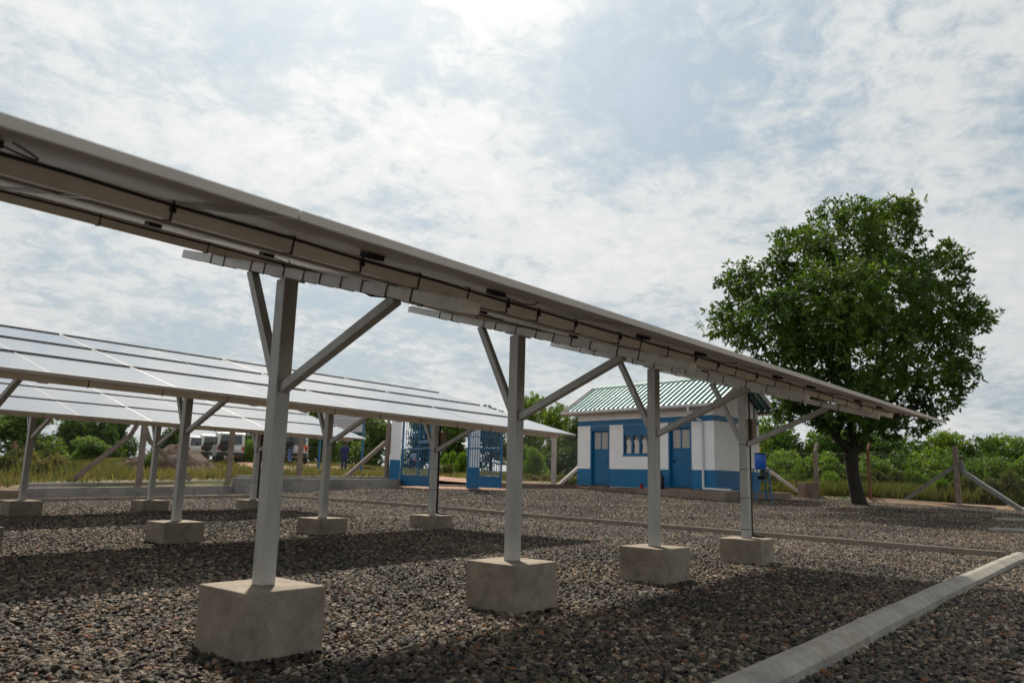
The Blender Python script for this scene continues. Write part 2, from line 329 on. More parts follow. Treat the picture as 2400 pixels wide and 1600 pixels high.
def stones_group():
    g=bpy.data.node_groups.new('stones','GeometryNodeTree')
    g.interface.new_socket('Geometry',in_out='INPUT',socket_type='NodeSocketGeometry'); g.interface.new_socket('Geometry',in_out='OUTPUT',socket_type='NodeSocketGeometry')
    N=NT(g); gi=N.n('NodeGroupInput'); go=N.n('NodeGroupOutput')
    da=N.n('GeometryNodeInputNamedAttribute',{'Name':'dens'},data_type='FLOAT'); ba=N.n('GeometryNodeInputNamedAttribute',{'Name':'big'},data_type='FLOAT')
    ds=N.n('GeometryNodeDistributePointsOnFaces',{'Mesh':gi.outputs[0],'Density':da.outputs[0],'Seed':3})
    jn=N.n('GeometryNodeJoinGeometry')
    for k in range(7):
        ic=N.n('GeometryNodeMeshIcoSphere',{'Radius':1.,'Subdivisions':2 if k<7 else 1})
        ps=N.n('GeometryNodeInputPosition').outputs[0]
        nz=N.n('ShaderNodeTexNoise',{'Vector':N.n('ShaderNodeVectorMath',{0:ps,1:(k*5.3,k*2.1,k*3.7)},operation='ADD').outputs[0],'Scale':.75,'Detail':1.,'Roughness':.6}).outputs[1]
        off=N.n('ShaderNodeVectorMath',{0:N.n('ShaderNodeVectorMath',{0:nz,1:(.5,.5,.5)},operation='SUBTRACT').outputs[0],'Scale':2.2},operation='SCALE').outputs[0]
        sp_=N.n('GeometryNodeSetPosition',{'Geometry':ic.outputs[0],'Offset':off})
        tf=N.n('GeometryNodeTransform',{'Geometry':sp_.outputs[0],'Scale':(1.1,.72+.05*(k%3),.42+.07*(k%4))})
        ms=N.n('GeometryNodeSetMaterial',{'Geometry':tf.outputs[0],'Material':M['stone']})
        ti=N.n('GeometryNodeGeometryToInstance',{0:ms.outputs[0]}); g.links.new(ti.outputs[0],jn.inputs[0])
    rs=N.n('FunctionNodeRandomValue',{2:.008,3:.023,'Seed':5},data_type='FLOAT'); sz=N.math('MULTIPLY',rs.outputs[1],ba.outputs[0])
    ro=N.n('FunctionNodeRandomValue',{0:(-.7,-.7,0.),1:(.7,.7,6.28),'Seed':9},data_type='FLOAT_VECTOR')
    io=N.n('GeometryNodeInstanceOnPoints',{'Points':ds.outputs[0],'Instance':jn.outputs[0],'Pick Instance':True,'Rotation':ro.outputs[0],'Scale':sz})
    zz_=N.n('FunctionNodeRandomValue',{2:.0,3:.012,'Seed':19},data_type='FLOAT')
    cz=N.n('ShaderNodeCombineXYZ',{2:zz_.outputs[1]})
    ti=N.n('GeometryNodeTranslateInstances',{0:io.outputs[0],'Translation':cz.outputs[0],'Local Space':False})
    g.links.new(ti.outputs[0],go.inputs[0]); return g
gv.modifiers.new('stones','NODES').node_group=stones_group()
# ------------------------------------------------------------------ kerbs
def kerb(pts,wd,h,label,name='kerb',m='kerb'):
    t=thing(name,label,'kerb',(0,0,0)); n=len(pts)
    for i in range(n-1):
        p,q=Vector(pts[i]),Vector(pts[i+1]); d=(q-p); L=d.length; d.normalize(); s_=Vector((-d.y,d.x,0)).normalized(); g=.0025
        ps=[(-wd/2,-.1),(wd/2,-.1),(wd/2,h),(wd*.02,h),(-wd/2,h*.58)] if wd>.12 else [(-wd/2,-.1),(wd/2,-.1),(wd/2,h),(-wd/2,h)]
        jit=R.uniform(-.003,.003); v=[]
        for e in (p+d*g,q-d*g):
            for a,b in ps: v.append(e+s_*(a+jit)+Vector((0,0,b+jit*.6)))
        k=len(ps); MB().add(v,[tuple(range(k)),tuple(range(2*k-1,k-1,-1))]+[(j,j+k,(j+1)%k+k,(j+1)%k) for j in range(k)]).build('kerb_stone',M[m],t,bevel=.003)
    return t
pts=[]
x=-1.6
while x<12.0:
    y=np.interp(x,[-2,2.88,4.9,8,12.2],[1.29,1.40,1.443,1.51,1.60]); pts.append((x,float(y),gz(x,y)))
    x+=.92
pts.append((12.18,1.60,gz(12.18,1.6)))
kerb(pts,.13,.10,'pale chamfered concrete kerb running up from the bottom edge of the gravel plot')
pts=[]; y=1.78
while y<19.3: pts.append((12.14,y,gz(12.1,y)+.0)); y+=1.09
kerb(pts,.07,.09,'thin brownish concrete kerb crossing between the posts and the blue and white house',m='kerbbrown')
pts=[]; x=12.0
while x>-4: pts.append((x,19.25,gz(x,19.25))); x-=1.09
kerb(pts,.07,.09,'thin dark kerb in front of the low concrete wall behind the farthest panel row',m='kerbbrown')
# ------------------------------------------------------------------ solar arrays
TILT=.2565; T=math.tan(TILT); HR=1.8712; TZ=.1473; YLO,YHI=-1.7133,1.1885; XE=X1+3*S+1.183
DIRY=Vector((0,math.cos(TILT),math.sin(TILT))); NRM=Vector((0,-math.sin(TILT),math.cos(TILT)))
SL=(YHI-YLO)/math.cos(TILT); ML=1.98; MW=SL/3
def slope(x,y,dz=0.): return Vector((x,y,HR+TZ+T*y+dz))     # panel top plane; row-local coordinates
def panel_meshes():
    lx,ly,g,fh=ML-.008,MW-.026,.022,.026
    fr=MB()
    gx=.009
    for a,b in (((0,0),(lx,gx)),((0,ly-gx),(lx,ly)),((0,gx),(gx*.7,ly-gx)),((lx-gx*.7,gx),(lx,ly-gx))): fr.box((a[0],a[1],-fh),(b[0],b[1],0))
    # inner return lip of the frame, seen from below
    for a,b in (((gx,gx),(lx-gx,gx+.016)),((gx,ly-gx-.016),(lx-gx,ly-gx))): fr.box((a[0],a[1],-fh),(b[0],b[1],-fh+.002))
    g=gx; cl=MB().box((g*.7,g,-.006),(lx/2-.0035,ly-g,-.002)); cl.box((lx/2+.0035,g,-.006),(lx-g*.7,ly-g,-.002))
    rl=MB().box((.012,ly-.002,-.02),(lx-.012,ly+.010,.010))
    st=MB().box((lx/2-.0035,g,-.006),(lx/2+.0035,ly-g,-.0025))
    bs=MB().box((g,g,-.010),(lx-g,ly-g,-.0065))
    jb=[]
    for px in (lx*.30,lx*.66): jb.append(MB().box((px,ly*.47,-.030),(px+.075,ly*.47+.055,-.0105)))
    cb=MB().tube([(lx*.66+.07,ly*.47+.02,-.02),(lx*.66+.11,ly*.475,-.03),(lx*.66+.135,ly*.45,-.036),(lx*.66+.14,ly*.41,-.04),(lx*.66+.125,ly*.35,-.04),(lx*.66+.09,ly*.30,-.035),(lx*.66+.04,ly*.24,-.03)],.003,6)
    return fr,cl,st,bs,jb,cb,rl
def make_array(row,label,x_lo,posts):
    t=thing('solar_array',label,'solar array',(0,Y1+(row-1)*D,0),0,'rows of ground mounted solar panels')
    zb0={1:0.,2:0.,3:.04}[row]; sag={1:0.,2:.0088,3:.0075}[row]; ang_=math.atan(sag)
    def zo(x): return -sag*(x-2.1)
    def slope(x,y,dz=0.): return Vector((x,y,HR+TZ+T*y+dz+zo(x)))
    zoff=0.
    for k in posts:
        X=X1+k*S; t_=t
        zt={(1,0):.313,(1,1):.313,(1,2):.318,(1,3):.313}.get((row,k),.315+zb0)
        zoff=zo(X)
        a=.218; rz={(1,3):.10,(1,2):-.03,(2,2):.06}.get((row,k),R.uniform(-.02,.02))
        fb=MB().box((-a,-a,-.25),(a,a,zt)).xf(Matrix.Translation((X,0,0))@Matrix.Rotation(rz,4,'Z')); fb.build('footing',M['concrete'],t,bevel=.008)
        p=.0411; zr=zoff+HR
        MB().box((X-p,-p,zt),(X+p,p,zr-.012)).build('post',M['galv'],t,bevel=.004)
        MB().bar((X,-.07,zr-.006-T*.07),(X,.07,zr-.006+T*.07),.12,.010).build('cap_plate',M['galv'],t)
        MB().bar((X,-p+.005,zoff+1.28),(X,-.885,zoff+HR-T*.885),.048,.048).build('brace',M['galv'],t,bevel=.003)
        MB().bar((X,p-.005,zoff+1.33),(X,.36,zoff+HR+T*.36),.048,.048).build('brace',M['galv'],t,bevel=.003)
        y0,y1=-1.364,1.141; w_=.041
        MB().bar((X,y0,zr+T*y0+.026),(X,y1,zr+T*y1+.026),.08,.052).build('rafter',M['rafter'],t,bevel=.003)
        if row==1 or k==3:
            ys=[.764,.61,.309,.17,-.02,-.203,-.348,-.521,-.68,-.859,-1.027] if row==1 else [.5,.2,-.3,-.7]
            for yy in ys:
                yy+=R.uniform(-.03,.03) if k else 0; c=Vector((X,yy,zr+T*yy+.026)); b=MB()
                b.bar(c-DIRY*.003,c+DIRY*.003,.088,.060); b.build('cable_tie',M['black'],t)
        if k==3:
            MB().tube([(X+p+.026,-.025,zr-.03),(X+p+.026,-.025,zt+.06),(X+p+.035,-.035,zt+.028),(X+.11,-.07,zt+.016),(X+.17,-.12,zt+.015)],[.022,.022,.016,.012,.012],8).build('conduit',M['black'],t,smooth=True)
            cbx=MB().box((X+.055,-.075,zoff+1.29),(X+.165,.03,zoff+1.56)).build('junction_cabinet',M['box'],t,bevel=.004)
            MB().tube([(X+.21,-.03,zr+.03),(X+.21,-.03,zoff+1.50),(X+.20,-.03,zoff+1.485),(X+.16,-.03,zoff+1.485)],.008,6).build('cabinet_lead',M['black'],t)
            for hz in (.40,.72,1.02,1.28): 
                b=MB(); b.box((X-p-.003,-p-.003,zoff+hz),(X+p+.003,p+.003,zoff+hz+.006)); b.build('strap',M['black'],t)
    # purlins
    zoff=0.
    for yp in ((-1.2,.72) if row==1 else (-1.46,.72)):
        ph_=.058 if yp>0 or row==1 else .085; pc_=.036+ph_/2
        q=MB().bar(slope(x_lo-.05,yp,-pc_),slope(XE-.12,yp,-pc_),.045,ph_,up=tuple(NRM)); q.build('purlin',M['purlin'],t,bevel=.003)
        pts=[(x,yp-.03+.004*math.sin(x*9),slope(x,yp-.03,-.042).z-.006*abs(math.sin(x*4.3))) for x in np.arange(max(x_lo,-.5),XE-.3,.12)]
        MB().tube(pts,.0055,5).build('cable',M['black'],t)
        if row==1:
            xs=[1.008,1.435,1.733,2.025,2.312,2.571,2.796,3.1,3.515,3.739,4.05,4.4,4.72,5.0,5.35,5.7,6.0,6.3,6.65,7.0,7.4,7.8,8.2] if yp<0 else [1.,1.5,2.1,2.6,3.2,3.8,4.4,5.2,6.1]
        else: xs=np.arange(2.5,8.8,.62) if yp<0 else []
        for xx in xs:
            c=slope(xx,yp,-pc_); MB().bar(c-Vector((.0028,0,0)),c+Vector((.0028,0,0)),.053,ph_+.008,up=tuple(NRM)).build('cable_tie',M['black'],t)
            if row==1 and R.random()<.4: MB().box((c.x-.008,c.y-.034,c.z-.012),(c.x+.008,c.y-.024,c.z+.012)).build('clip',M['black'],t)
    if row==1:   # messy looms hanging by the rafter
        for k in range(3):
            X=X1+k*S+.2; pts=[(X+i*.11,.55-.03*i+.02*math.sin(i*2.2),HR+TZ+T*(.55-.03*i)-.09-.022*abs(math.sin(i*1.3+k))) for i in range(8)]
            MB().tube(pts,.011,6).build('cable_loom',M['black'],t)
    # modules
    fr,cl,st,bs,jb,cb,rl=panel_meshes(); proto=None
    ncol=int(math.ceil((XE-x_lo)/ML))
    for c in range(ncol):
        for r_ in range(3):
            x0=XE-(c+1)*ML+.006; y0=YLO+(r_*MW+.013)*math.cos(TILT); o0=slope(x0,y0,.003*r_)
            if proto is None:
                pn=fr.build('solar_panel',M['alu'],t); kids=[cl.build('glass',M['cells'],pn),st.build('centre_strip',M['backsheet'],pn),bs.build('backsheet',M['backsheet'],pn)]
                for j in jb: kids.append(j.build('junction_box',M['black'],pn))
                kids.append(cb.build('lead',M['black'],pn)); kids.append(rl.build('edge_rail',M['rail'],pn)); proto=(pn,kids)
            else:
                pn=proto[0].copy(); col.objects.link(pn); pn.parent=t
                for kd in proto[1]: q=kd.copy(); col.objects.link(q); q.parent=pn
            pn.location=o0; pn.rotation_euler=(TILT,ang_,0)
    return t
make_array(1,'nearest raised row of solar panels, seen from below, its four posts in front',-2.9,[-1,0,1,2,3])
make_array(2,'middle row of solar panels showing bright reflective tops behind the nearest posts',-2.9,[0,1,2,3])
make_array(3,'farthest row of solar panels, lowest in view, in front of the concrete wall',-2.9,[0,1,2,3])
# ------------------------------------------------------------------ house
DC=28.; pc=at(1676,1148.3,DC); u_=np.array(FH*.742-_r*.67); u_/=np.linalg.norm(u_)           # along facade, away to the left
v_=np.array([u_[1],-u_[0],0.]); 
if v_@FH<0: v_=-v_
HB=pc.copy(); ang=math.atan2(u_[1],u_[0]); flip=np.cross(u_,v_)[2]
# local frame: x along u_, y inward v_ ; right-handed when flip>0
house=thing('pump_house','small white house with blue base band, blue doors and green ribbed metal roof','house',HB)
def HL(x,y,z): return Vector(tuple(u_*x+v_*y+np.array([0,0,z])))
HM=Matrix(((u_[0],v_[0],0,0),(u_[1],v_[1],0,0),(0,0,1,0),(0,0,0,1)))
def fac(u,v): q=onplane(u,v,HB,v_)-HB; return float(q@u_),float(q[2])
LW=fac(1353,1140)[0]; WD=3.12; ZB=fac(1676,1101)[1]; ZS0=fac(1676,985)[1]; ZS1=fac(1676,971.5)[1]; ZE=3.12; RISE=1.17
def hb(a,b): return MB().box(a,b).xf(HM)
def openrect(u0,v0,u1,v1):
    a=fac(u1,v1); b=fac(u0,v0); return [a[0],a[1],b[0],b[1]]    # x0,z0,x1,z1  (x grows to the left in the photo)
d1=openrect(1385,1001,1427,1137); d2=openrect(1567,993,1621,1139); wn=openrect(1461,998,1521,1062)
for d in (d1,d2): d[1]=.04
d1[3]=d2[3]=2.34; wn[1],wn[3]=1.28,2.34
holes=sorted([d1,wn,d2])
wall=MB(); th=.16; xp=0.
for h in holes:
    wall.box((xp,0,0),(h[0],th,ZE)); 
    if h[1]>.05: wall.box((h[0],0,0),(h[2],th,h[1]))
    wall.box((h[0],0,h[3]),(h[2],th,ZE)); xp=h[2]
wall.box((xp,0,0),(LW,th,ZE))
wall.box((0,WD-th,0),(LW,WD,ZE)); 
for xx in (0,LW-th):
    wall.prism([(th,0),(WD-th,0),(WD-th,ZE),(WD/2,ZE+RISE*.78*.5+.45),(th,ZE)],xx,xx+th,axis=0)
    for yy in (0,WD-th):
        pass
wall.xf(HM).build('wall',M['white'],house)
# painted blue bands, proud of the wall
bd=MB()
xs=[0]+[a for h in (d1,d2) for a in ()]
segs=[(-.004,d2[0]),(d2[2],d1[0]),(d1[2],LW+.004)]
for a,b in segs: bd.box((a,-.004,0),(b,-.0005,ZB))
bd.box((-.004,-.0005,0),(-.0005,WD,ZB)); bd.box((LW+.0005,-.0005,0),(LW+.004,WD,ZB))
bd.box((-.004,-.004,ZS0),(LW+.004,-.0005,ZS1)); bd.box((-.004,-.0005,ZS0),(-.0005,WD,ZS1))
bd.xf(HM).build('painted_band',M['blue'],house)
def door(h,handle_right,glass):
    x0,z0,x1,z1=h
    sur=MB()
    sur.box((x0-.02,-.012,z0),(x0+.05,-.001,z1+.12)); sur.box((x1-.05,-.012,z0),(x1+.02,-.001,z1+.12)); sur.box((x0-.02,-.014,z1-.04),(x1+.02,-.001,z1+.15))
    f=sur; f.box((x0,0,z0),(x0+.06,.15,z1)); f.box((x1-.06,0,z0),(x1,.15,z1)); f.box((x0+.06,0,z1-.06),(x1-.06,.15,z1)); 
    dr=f.xf(HM).build('door',M['bluemetal'],house); a,b=x0+.06,x1-.06; mid=(a+b)/2; zt=z1-.06; zg=z0+1.45
    lf=MB(); lf.box((a,.10,z0+.02),(b,.125,zg)); 
    for s0,s1 in ((a,a+.07),(b-.07,b),(mid-.035,mid+.035)): lf.box((s0,.095,zg),(s1,.13,zt))
    lf.box((a,.095,zt-.06),(b,.13,zt)); lf.box((a,.095,zg-.03),(b,.13,zg+.04)); lf.box((a,.09,z0+.72),(b,.10,z0+.76)); lf.box((a,.09,z0+.05),(b,.10,z0+.10))
    lf.xf(HM).build('door_leaf',M['bluemetal'],dr)
    g=MB(); g.box((a+.07,.11,zg+.04),(mid-.035,.116,zt-.06)); g.box((mid+.035,.11,zg+.04),(b-.07,.116,zt-.06)); g.xf(HM).build('pane',M['glassdark'],dr)
    cu=MB(); n=24
    for (c0,c1) in ((a+.07,mid-.035),(mid+.035,b-.07)):
        for i in range(n):
            if (i%3==2): continue
            q0=c0+(c1-c0)*i/n; q1=c0+(c1-c0)*(i+1)/n; cu.box((q0,.102+.003*(i%2),zg+.04),(q1,.108,zt-.07))
    cu.xf(HM).build('curtain',M['curtain'],dr)
    hx=b-.14 if handle_right else a+.1; MB().lathe((hx,.065,z0+1.0),[(.03,0),(.05,.01),(.05,.03)],14,'y').xf(HM).build('handle',M['black'],dr)
    MB().box((x0-.06,-.18,-.03),(x1+.06,.0,z0)).xf(HM).build('step',M['brownwall'],dr)
door(d1,False,True); door(d2,True,True)
x0,z0,x1,z1=wn
wf=MB(); wf.box((x0-.03,-.03,z0-.05),(x1+.03,-.001,z0)); wf.box((x0-.02,-.014,z1),(x1+.02,-.001,z1+.15))
for a,b in ((x0,x0+.05),(x1-.05,x1)): wf.box((a,-.012,z0),(b,.09,z1))
wf.box((x0+.05,0,z0),(x1-.05,.09,z0+.05)); wf.box((x0+.05,0,z1-.28),(x1-.05,.09,z1))
pw=(x1-x0-.1)/3
for i in (1,2): wf.box((x0+.05+pw*i-.04,0,z0+.05),(x0+.05+pw*i+.04,.085,z1-.28))
win=wf.xf(HM).build('window',M['bluemetal'],house)
MB().box((x0+.05,.06,z0+.05),(x1-.05,.066,z1-.28)).xf(HM).build('pane',M['glassdark'],win)
cu=MB()
for i in range(3):
    c=x0+.05+pw*(i+.5)
    cu.prism([(c-pw*.38,z0+.06),(c+pw*.30,z0+.06),(c+pw*.22,z0+.35),(c+pw*.34,z1-.5),(c-pw*.1,z1-.42),(c-pw*.30,z0+.5)],.045,.055,axis=1)
cu.xf(HM).build('curtain',M['curtain'],win)
# roof
OV=.42; OX=.5; e0,e1=-OV,WD/2; zr0=ZE-.02; zr1=zr0+RISE+.05
def ribsheet(y0,z0,y1,z1):
    m=MB(); x=-OX; pitch=.25; n=int((LW+2*OX)/pitch); prof=[]
    for i in range(n): prof+=[(x,0),(x+pitch*.68,0),(x+pitch*.73,.05),(x+pitch*.90,.05),(x+pitch*.95,0)]; x+=pitch
    v=[];f=[]
    d=math.hypot(y1-y0,z1-z0); ny,nz_=-(z1-z0)/d,(y1-y0)/d
    if nz_<0: ny,nz_=-ny,-nz_
    for (a,h) in prof:
        for (yy,z_) in ((y0,z0),(y1,z1)):
            v.append((a,yy+ny*(h+.02),z_+nz_*(h+.02))); v.append((a,yy+ny*(h+.017),z_+nz_*(h+.017)))
    for i in range(len(prof)-1):
        a=i*4; f+=[(a,a+4,a+6,a+2),(a+1,a+3,a+7,a+5),(a,a+1,a+5,a+4),(a+2,a+6,a+7,a+3)]
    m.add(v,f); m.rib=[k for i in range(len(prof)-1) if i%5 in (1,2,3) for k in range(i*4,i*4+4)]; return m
def shade_ribs(o,r):  # rib faces take the material with shade put into its colour
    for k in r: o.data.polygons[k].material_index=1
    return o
rm=mat('green_roof_sheet',(.30,.50,.53),.5,var=.12,scale=1.,spec=.35); rb_=mat('shaded_roof_rib',(.02,.17,.17),.6,spec=.2)  # darker rib colour stands in for rib shading; same sheet as the pans
q=ribsheet(e0,zr0,e1,zr1); rf=shade_ribs(q.xf(HM).build('roof',[rm,rb_],house,recalc=False),q.rib)
q=ribsheet(WD+OV,zr0,e1,zr1); shade_ribs(q.xf(HM).build('roof_sheet',[rm,rb_],rf,recalc=False),q.rib)
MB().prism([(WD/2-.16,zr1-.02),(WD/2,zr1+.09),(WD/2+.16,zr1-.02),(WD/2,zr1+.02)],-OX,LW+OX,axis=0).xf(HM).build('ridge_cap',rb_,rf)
fs=MB(); fs.box((-OX,-OV-.02,zr0-.16),(LW+OX,-OV,zr0+.02)); fs.box((-OX,-OV,zr0-.15),(LW+OX,-.0,zr0-.13)); fs.box((-OX,WD+OV,zr0-.16),(LW+OX,WD+OV+.02,zr0+.02)); fs.box((-OX,WD,zr0-.15),(LW+OX,WD+OV,zr0-.13))
fs.xf(HM).build('fascia',M['fascia'],rf)
bb=MB()
for xx in (-OX-.022,LW+OX+.002):
    for (a,b) in ((e0-.03,e1),(WD+OV+.03,e1)):
        bb.prism([(a,zr0-.17),(a,zr0+.05),(b,zr1+.06),(b,zr1-.16)],xx,xx+.02,axis=0)
bb.xf(HM).build('bargeboard',M['fascia'],rf)
gt=MB(); gt.prism([(-OV-.15,zr0-.01),(-OV-.14,zr0-.09),(-OV-.10,zr0-.12),(-OV-.04,zr0-.12),(-OV-.025,zr0-.09),(-OV-.025,zr0-.01),(-OV-.04,zr0-.01),(-OV-.05,zr0-.09),(-OV-.12,zr0-.09),(-OV-.135,zr0-.01)],-OX-.02,LW+OX+.02,axis=0)
gut=gt.xf(HM).build('gutter',M['pvc'],rf)
xd=fac(1649,1050)[0]
MB().tube([(xd+.30,-OV-.09,zr0-.10),(xd+.30,-OV-.09,zr0-.26),(xd+.2,-OV+.05,zr0-.42),(xd,-.08,zr0-.62),(xd,-.06,zr0-.8),(xd,-.06,.12),(xd-.02,-.07,.05),(xd-.08,-.07,.04),(xd-1.15,-.09,.02)],.045,10).xf(HM).build('downpipe',M['pvc'],house,smooth=True)
# plinth
ph=float(HB[2]-gz(*(at(1690,1172,26.8)[:2])))+.25
pl_=thing('plinth','brown rendered concrete plinth under the small white house','plinth',HB)
MB().box((-1.0,-.95,-ph),(2.8,WD+.5,-.03)).xf(HM).build('slab',M['plinth'],pl_,bevel=.015)
MB().box((2.8,-.72,-ph),(LW+.55,WD+.5,-.035)).xf(HM).build('apron',M['brownwall'],pl_,bevel=.015)
def onpl(x,y,z=0): return np.array(HB)+u_*x+v_*y+np.array([0,0,z-.03])
# black gas bottle by second door, and water stand
gx=fac(1560,1130)[0]
g=thing('fire_extinguisher','black cylinder standing by the right hand blue door of the house','cylinder',onpl(gx,-.28))
MB().lathe((0,0,0),[(.10,0),(.12,.03),(.12,.42),(.09,.50),(.035,.54),(.03,.60)],18).build('body',M['black'],g,smooth=True)
MB().box((-.02,-.02,.60),(.02,.02,.66)).bar((0,0,.66),(.12,0,.70),.02).build('valve',M['black'],g)
gx=fac(1515,1130)[0]
g=thing('red_jerrycan','small red canister on the house plinth beside the wall','canister',onpl(gx,-.3))
MB().box((-.06,-.05,0),(.06,.05,.17)).build('body',M['red'],g,bevel=.012)
MB().tube([(-.04,0,.165),(-.03,0,.20),(.03,0,.20),(.04,0,.165)],.008,6).lathe((.045,0,.165),[(.012,0),(.012,.03)],10).build('handle',M['black'],g)
wp=at(1785,1176,26.8); wp[2]=gz(wp[0],wp[1])
wt=thing('water_stand','blue plastic water tank on a tall blue steel stand beside the house','water tank',wp,YAW)
st=.24
MB().lathe((0,0,1.12),[(.17,0),(.19,.03),(.19,.46),(.17,.50)],22).build('tank',M['tank'],wt,smooth=True)
MB().lathe((0,0,1.615),[(.2,0),(.2,.035),(.06,.05)],22).build('lid',M['black'],wt)
MB().tube([(0,0,1.66),(0,0,1.85)],.02,8).build('pipe',M['yellow'],wt)
for a in (-1,1):
    for b in (-1,1): MB().bar((a*st*1.15,b*st*1.15,0),(a*st*.8,b*st*.8,1.12),.04).build('leg',M['bluemetal'],wt)
MB().box((-.25,-.25,1.09),(.25,.25,1.118)).build('shelf',M['bluemetal'],wt)
b=MB()
for z in (.32,.72):
    for a in (-1,1): b.bar((a*st*1.02,-st*1.02,z),(a*st*1.02,st*1.02,z),.03); b.bar((-st*1.02,a*st*1.02,z),(st*1.02,a*st*1.02,z),.03)
b.build('rail',M['bluemetal'],wt); MB().lathe((0,0,.75),[(.12,0),(.17,.1),(.18,.11)],16).build('basin',M['black'],wt)
MB().lathe((.22,0,1.30),[(.045,0),(.05,.02),(.045,.18),(.02,.2)],12).build('soap_bottle',M['pvc'],wt)
# ------------------------------------------------------------------ walls, fence
def wall_run(name,label,pts,wd,tops,bot,m,cat='wall'):
    t=MB()
    for i in range(len(pts)-1):
        p,q=Vector(pts[i]),Vector(pts[i+1]); d=(q-p).normalized(); s_=Vector((-d.y,d.x,0))*wd/2; v=[]
        for e,zt in ((p,tops[i]),(q,tops[i+1])):
            for a,z in ((-1,bot),(1,bot),(1,zt),(-1,zt)): v.append((e.x+s_.x*a,e.y+s_.y*a,z))
        t.add(v,[(0,1,2,3),(7,6,5,4),(0,4,5,1),(1,5,6,2),(2,6,7,3),(3,7,4,0)])
    return tag(t.build(name,m,bevel=.012),label,cat)
def xyz(u,v,d): return at(u,v,d)
def yline(u,v,Y): return onplane(u,v,(0,Y,0),(0,1,0))
a=yline(48,1143,22.1); b=yline(548,1137,22.1)
wall_run('retaining_wall','long grey concrete retaining wall at the left behind the farthest panel row',[(a[0],22.15,0),(b[0],22.15,0)],.22,[a[2],b[2]],-.3,M['oldwall'])
a=yline(48,1131,22.7); b=yline(548,1126,22.7)
wall_run('fence_base','grey concrete upper ledge above the long left retaining wall',[(a[0],22.6,0),(b[0],22.6,0)],.25,[a[2],b[2]],-.2,M['oldwall'])
a=yline(-260,1150,20.9); b=yline(45,1148,22)
wall_run('retaining_wall','dark low wall section at the far left edge of the yard',[(a[0]-3,21.9,0),(b[0],21.9,0)],.25,[b[2],b[2]],-.3,M['brownwall'])
a=yline(548,1119,22.05); b=at(938,1123,28.6)
wall_run('retaining_wall','pale concrete retaining wall left of the blue gate, higher than its neighbour',[(a[0],22.05,0),(b[0]-.4,b[1]-.2,0),(b[0],b[1]+.1,0)],.25,[a[2],b[2],b[2]-.02],-.2,M['oldwall'])
a=yline(548,1113,22.7); b=at(930,1117,29.2)
wall_run('fence_base','concrete ledge carrying the fence posts left of the blue gate',[(a[0],22.6,0),(b[0],b[1]+.2,0)],.25,[a[2],b[2]],-.1,M['oldwall'])
# right hand low walls
a=at(1174,1131,27.5); b=at(1300,1134,31); c=at(1400,1137,34)
wall_run('fence_base','low brown wall running from the open gate leaf to the house',[a,b,c],.3,[a[2],b[2],c[2]],-.1,M['brownwall'])
a=at(1760,1158,34.5); b=at(1905,1160,32.8); c=at(2052,1164,31.2)
wall_run('fence_base','low brown wall between the house and the tree under the rusty fence posts',[a,b,c],.3,[a[2],b[2],c[2]],-.1,M['brownwall'])
a=at(2050,1168,31); b=at(2200,1178,29.6); c=at(2330,1188,28.2)
wall_run('fence_base','dark low wall under the corner post and struts at the right',[a,b,c],.3,[a[2],b[2],c[2]],-.1,M['oldwall'])
def hit(u,v,up=.05):
    for d in np.arange(10,40,.1):
        p=at(u,v,d)
        if p[2]<float(gin(p[0],p[1]))+up: break
    return p
for (l,u0,v0,d0,u1,v1,d1_,h) in [('upper pale concrete step strip at the far right edge',2332,1213,24,2560,1219,23.2,.06),('lower pale concrete step strip at the far right edge',2323,1237,20,2560,1243,19.4,.05),('dark low ledge behind the pale steps at the far right',2333,1199,26.5,2560,1206,25.6,.12)]:
    a=hit(u0,v0,.07); b=hit(u1,v1,.07) if h<.1 else at(u1,v1,d1_); a=a if h<.1 else at(u0,v0,d0); wall_run('step_edge',l,[a,b],.28,[a[2],b[2]],-.1,M['kerb'] if h<.1 else M['oldwall'],'step')
def fence_post(u,v,d,h,m='post',lean=0,crank=True,w_=.12):
    p=at(u,v,d); b=MB(); top=p+np.array([0,0,h]); b.bar(p-np.array([0,0,.3]),top,w_)
    if crank: q=top+np.array([.16,.22,.30])*(1 if crank==1 else -1 if crank==-1 else 1)*np.array([1,1,1 if crank!=-1 else -1]); b.bar(top-np.array([0,0,.03]),q,w_*.8)
    return b
def strut(p,q,w_=.12): return MB().bar(p,q,w_)
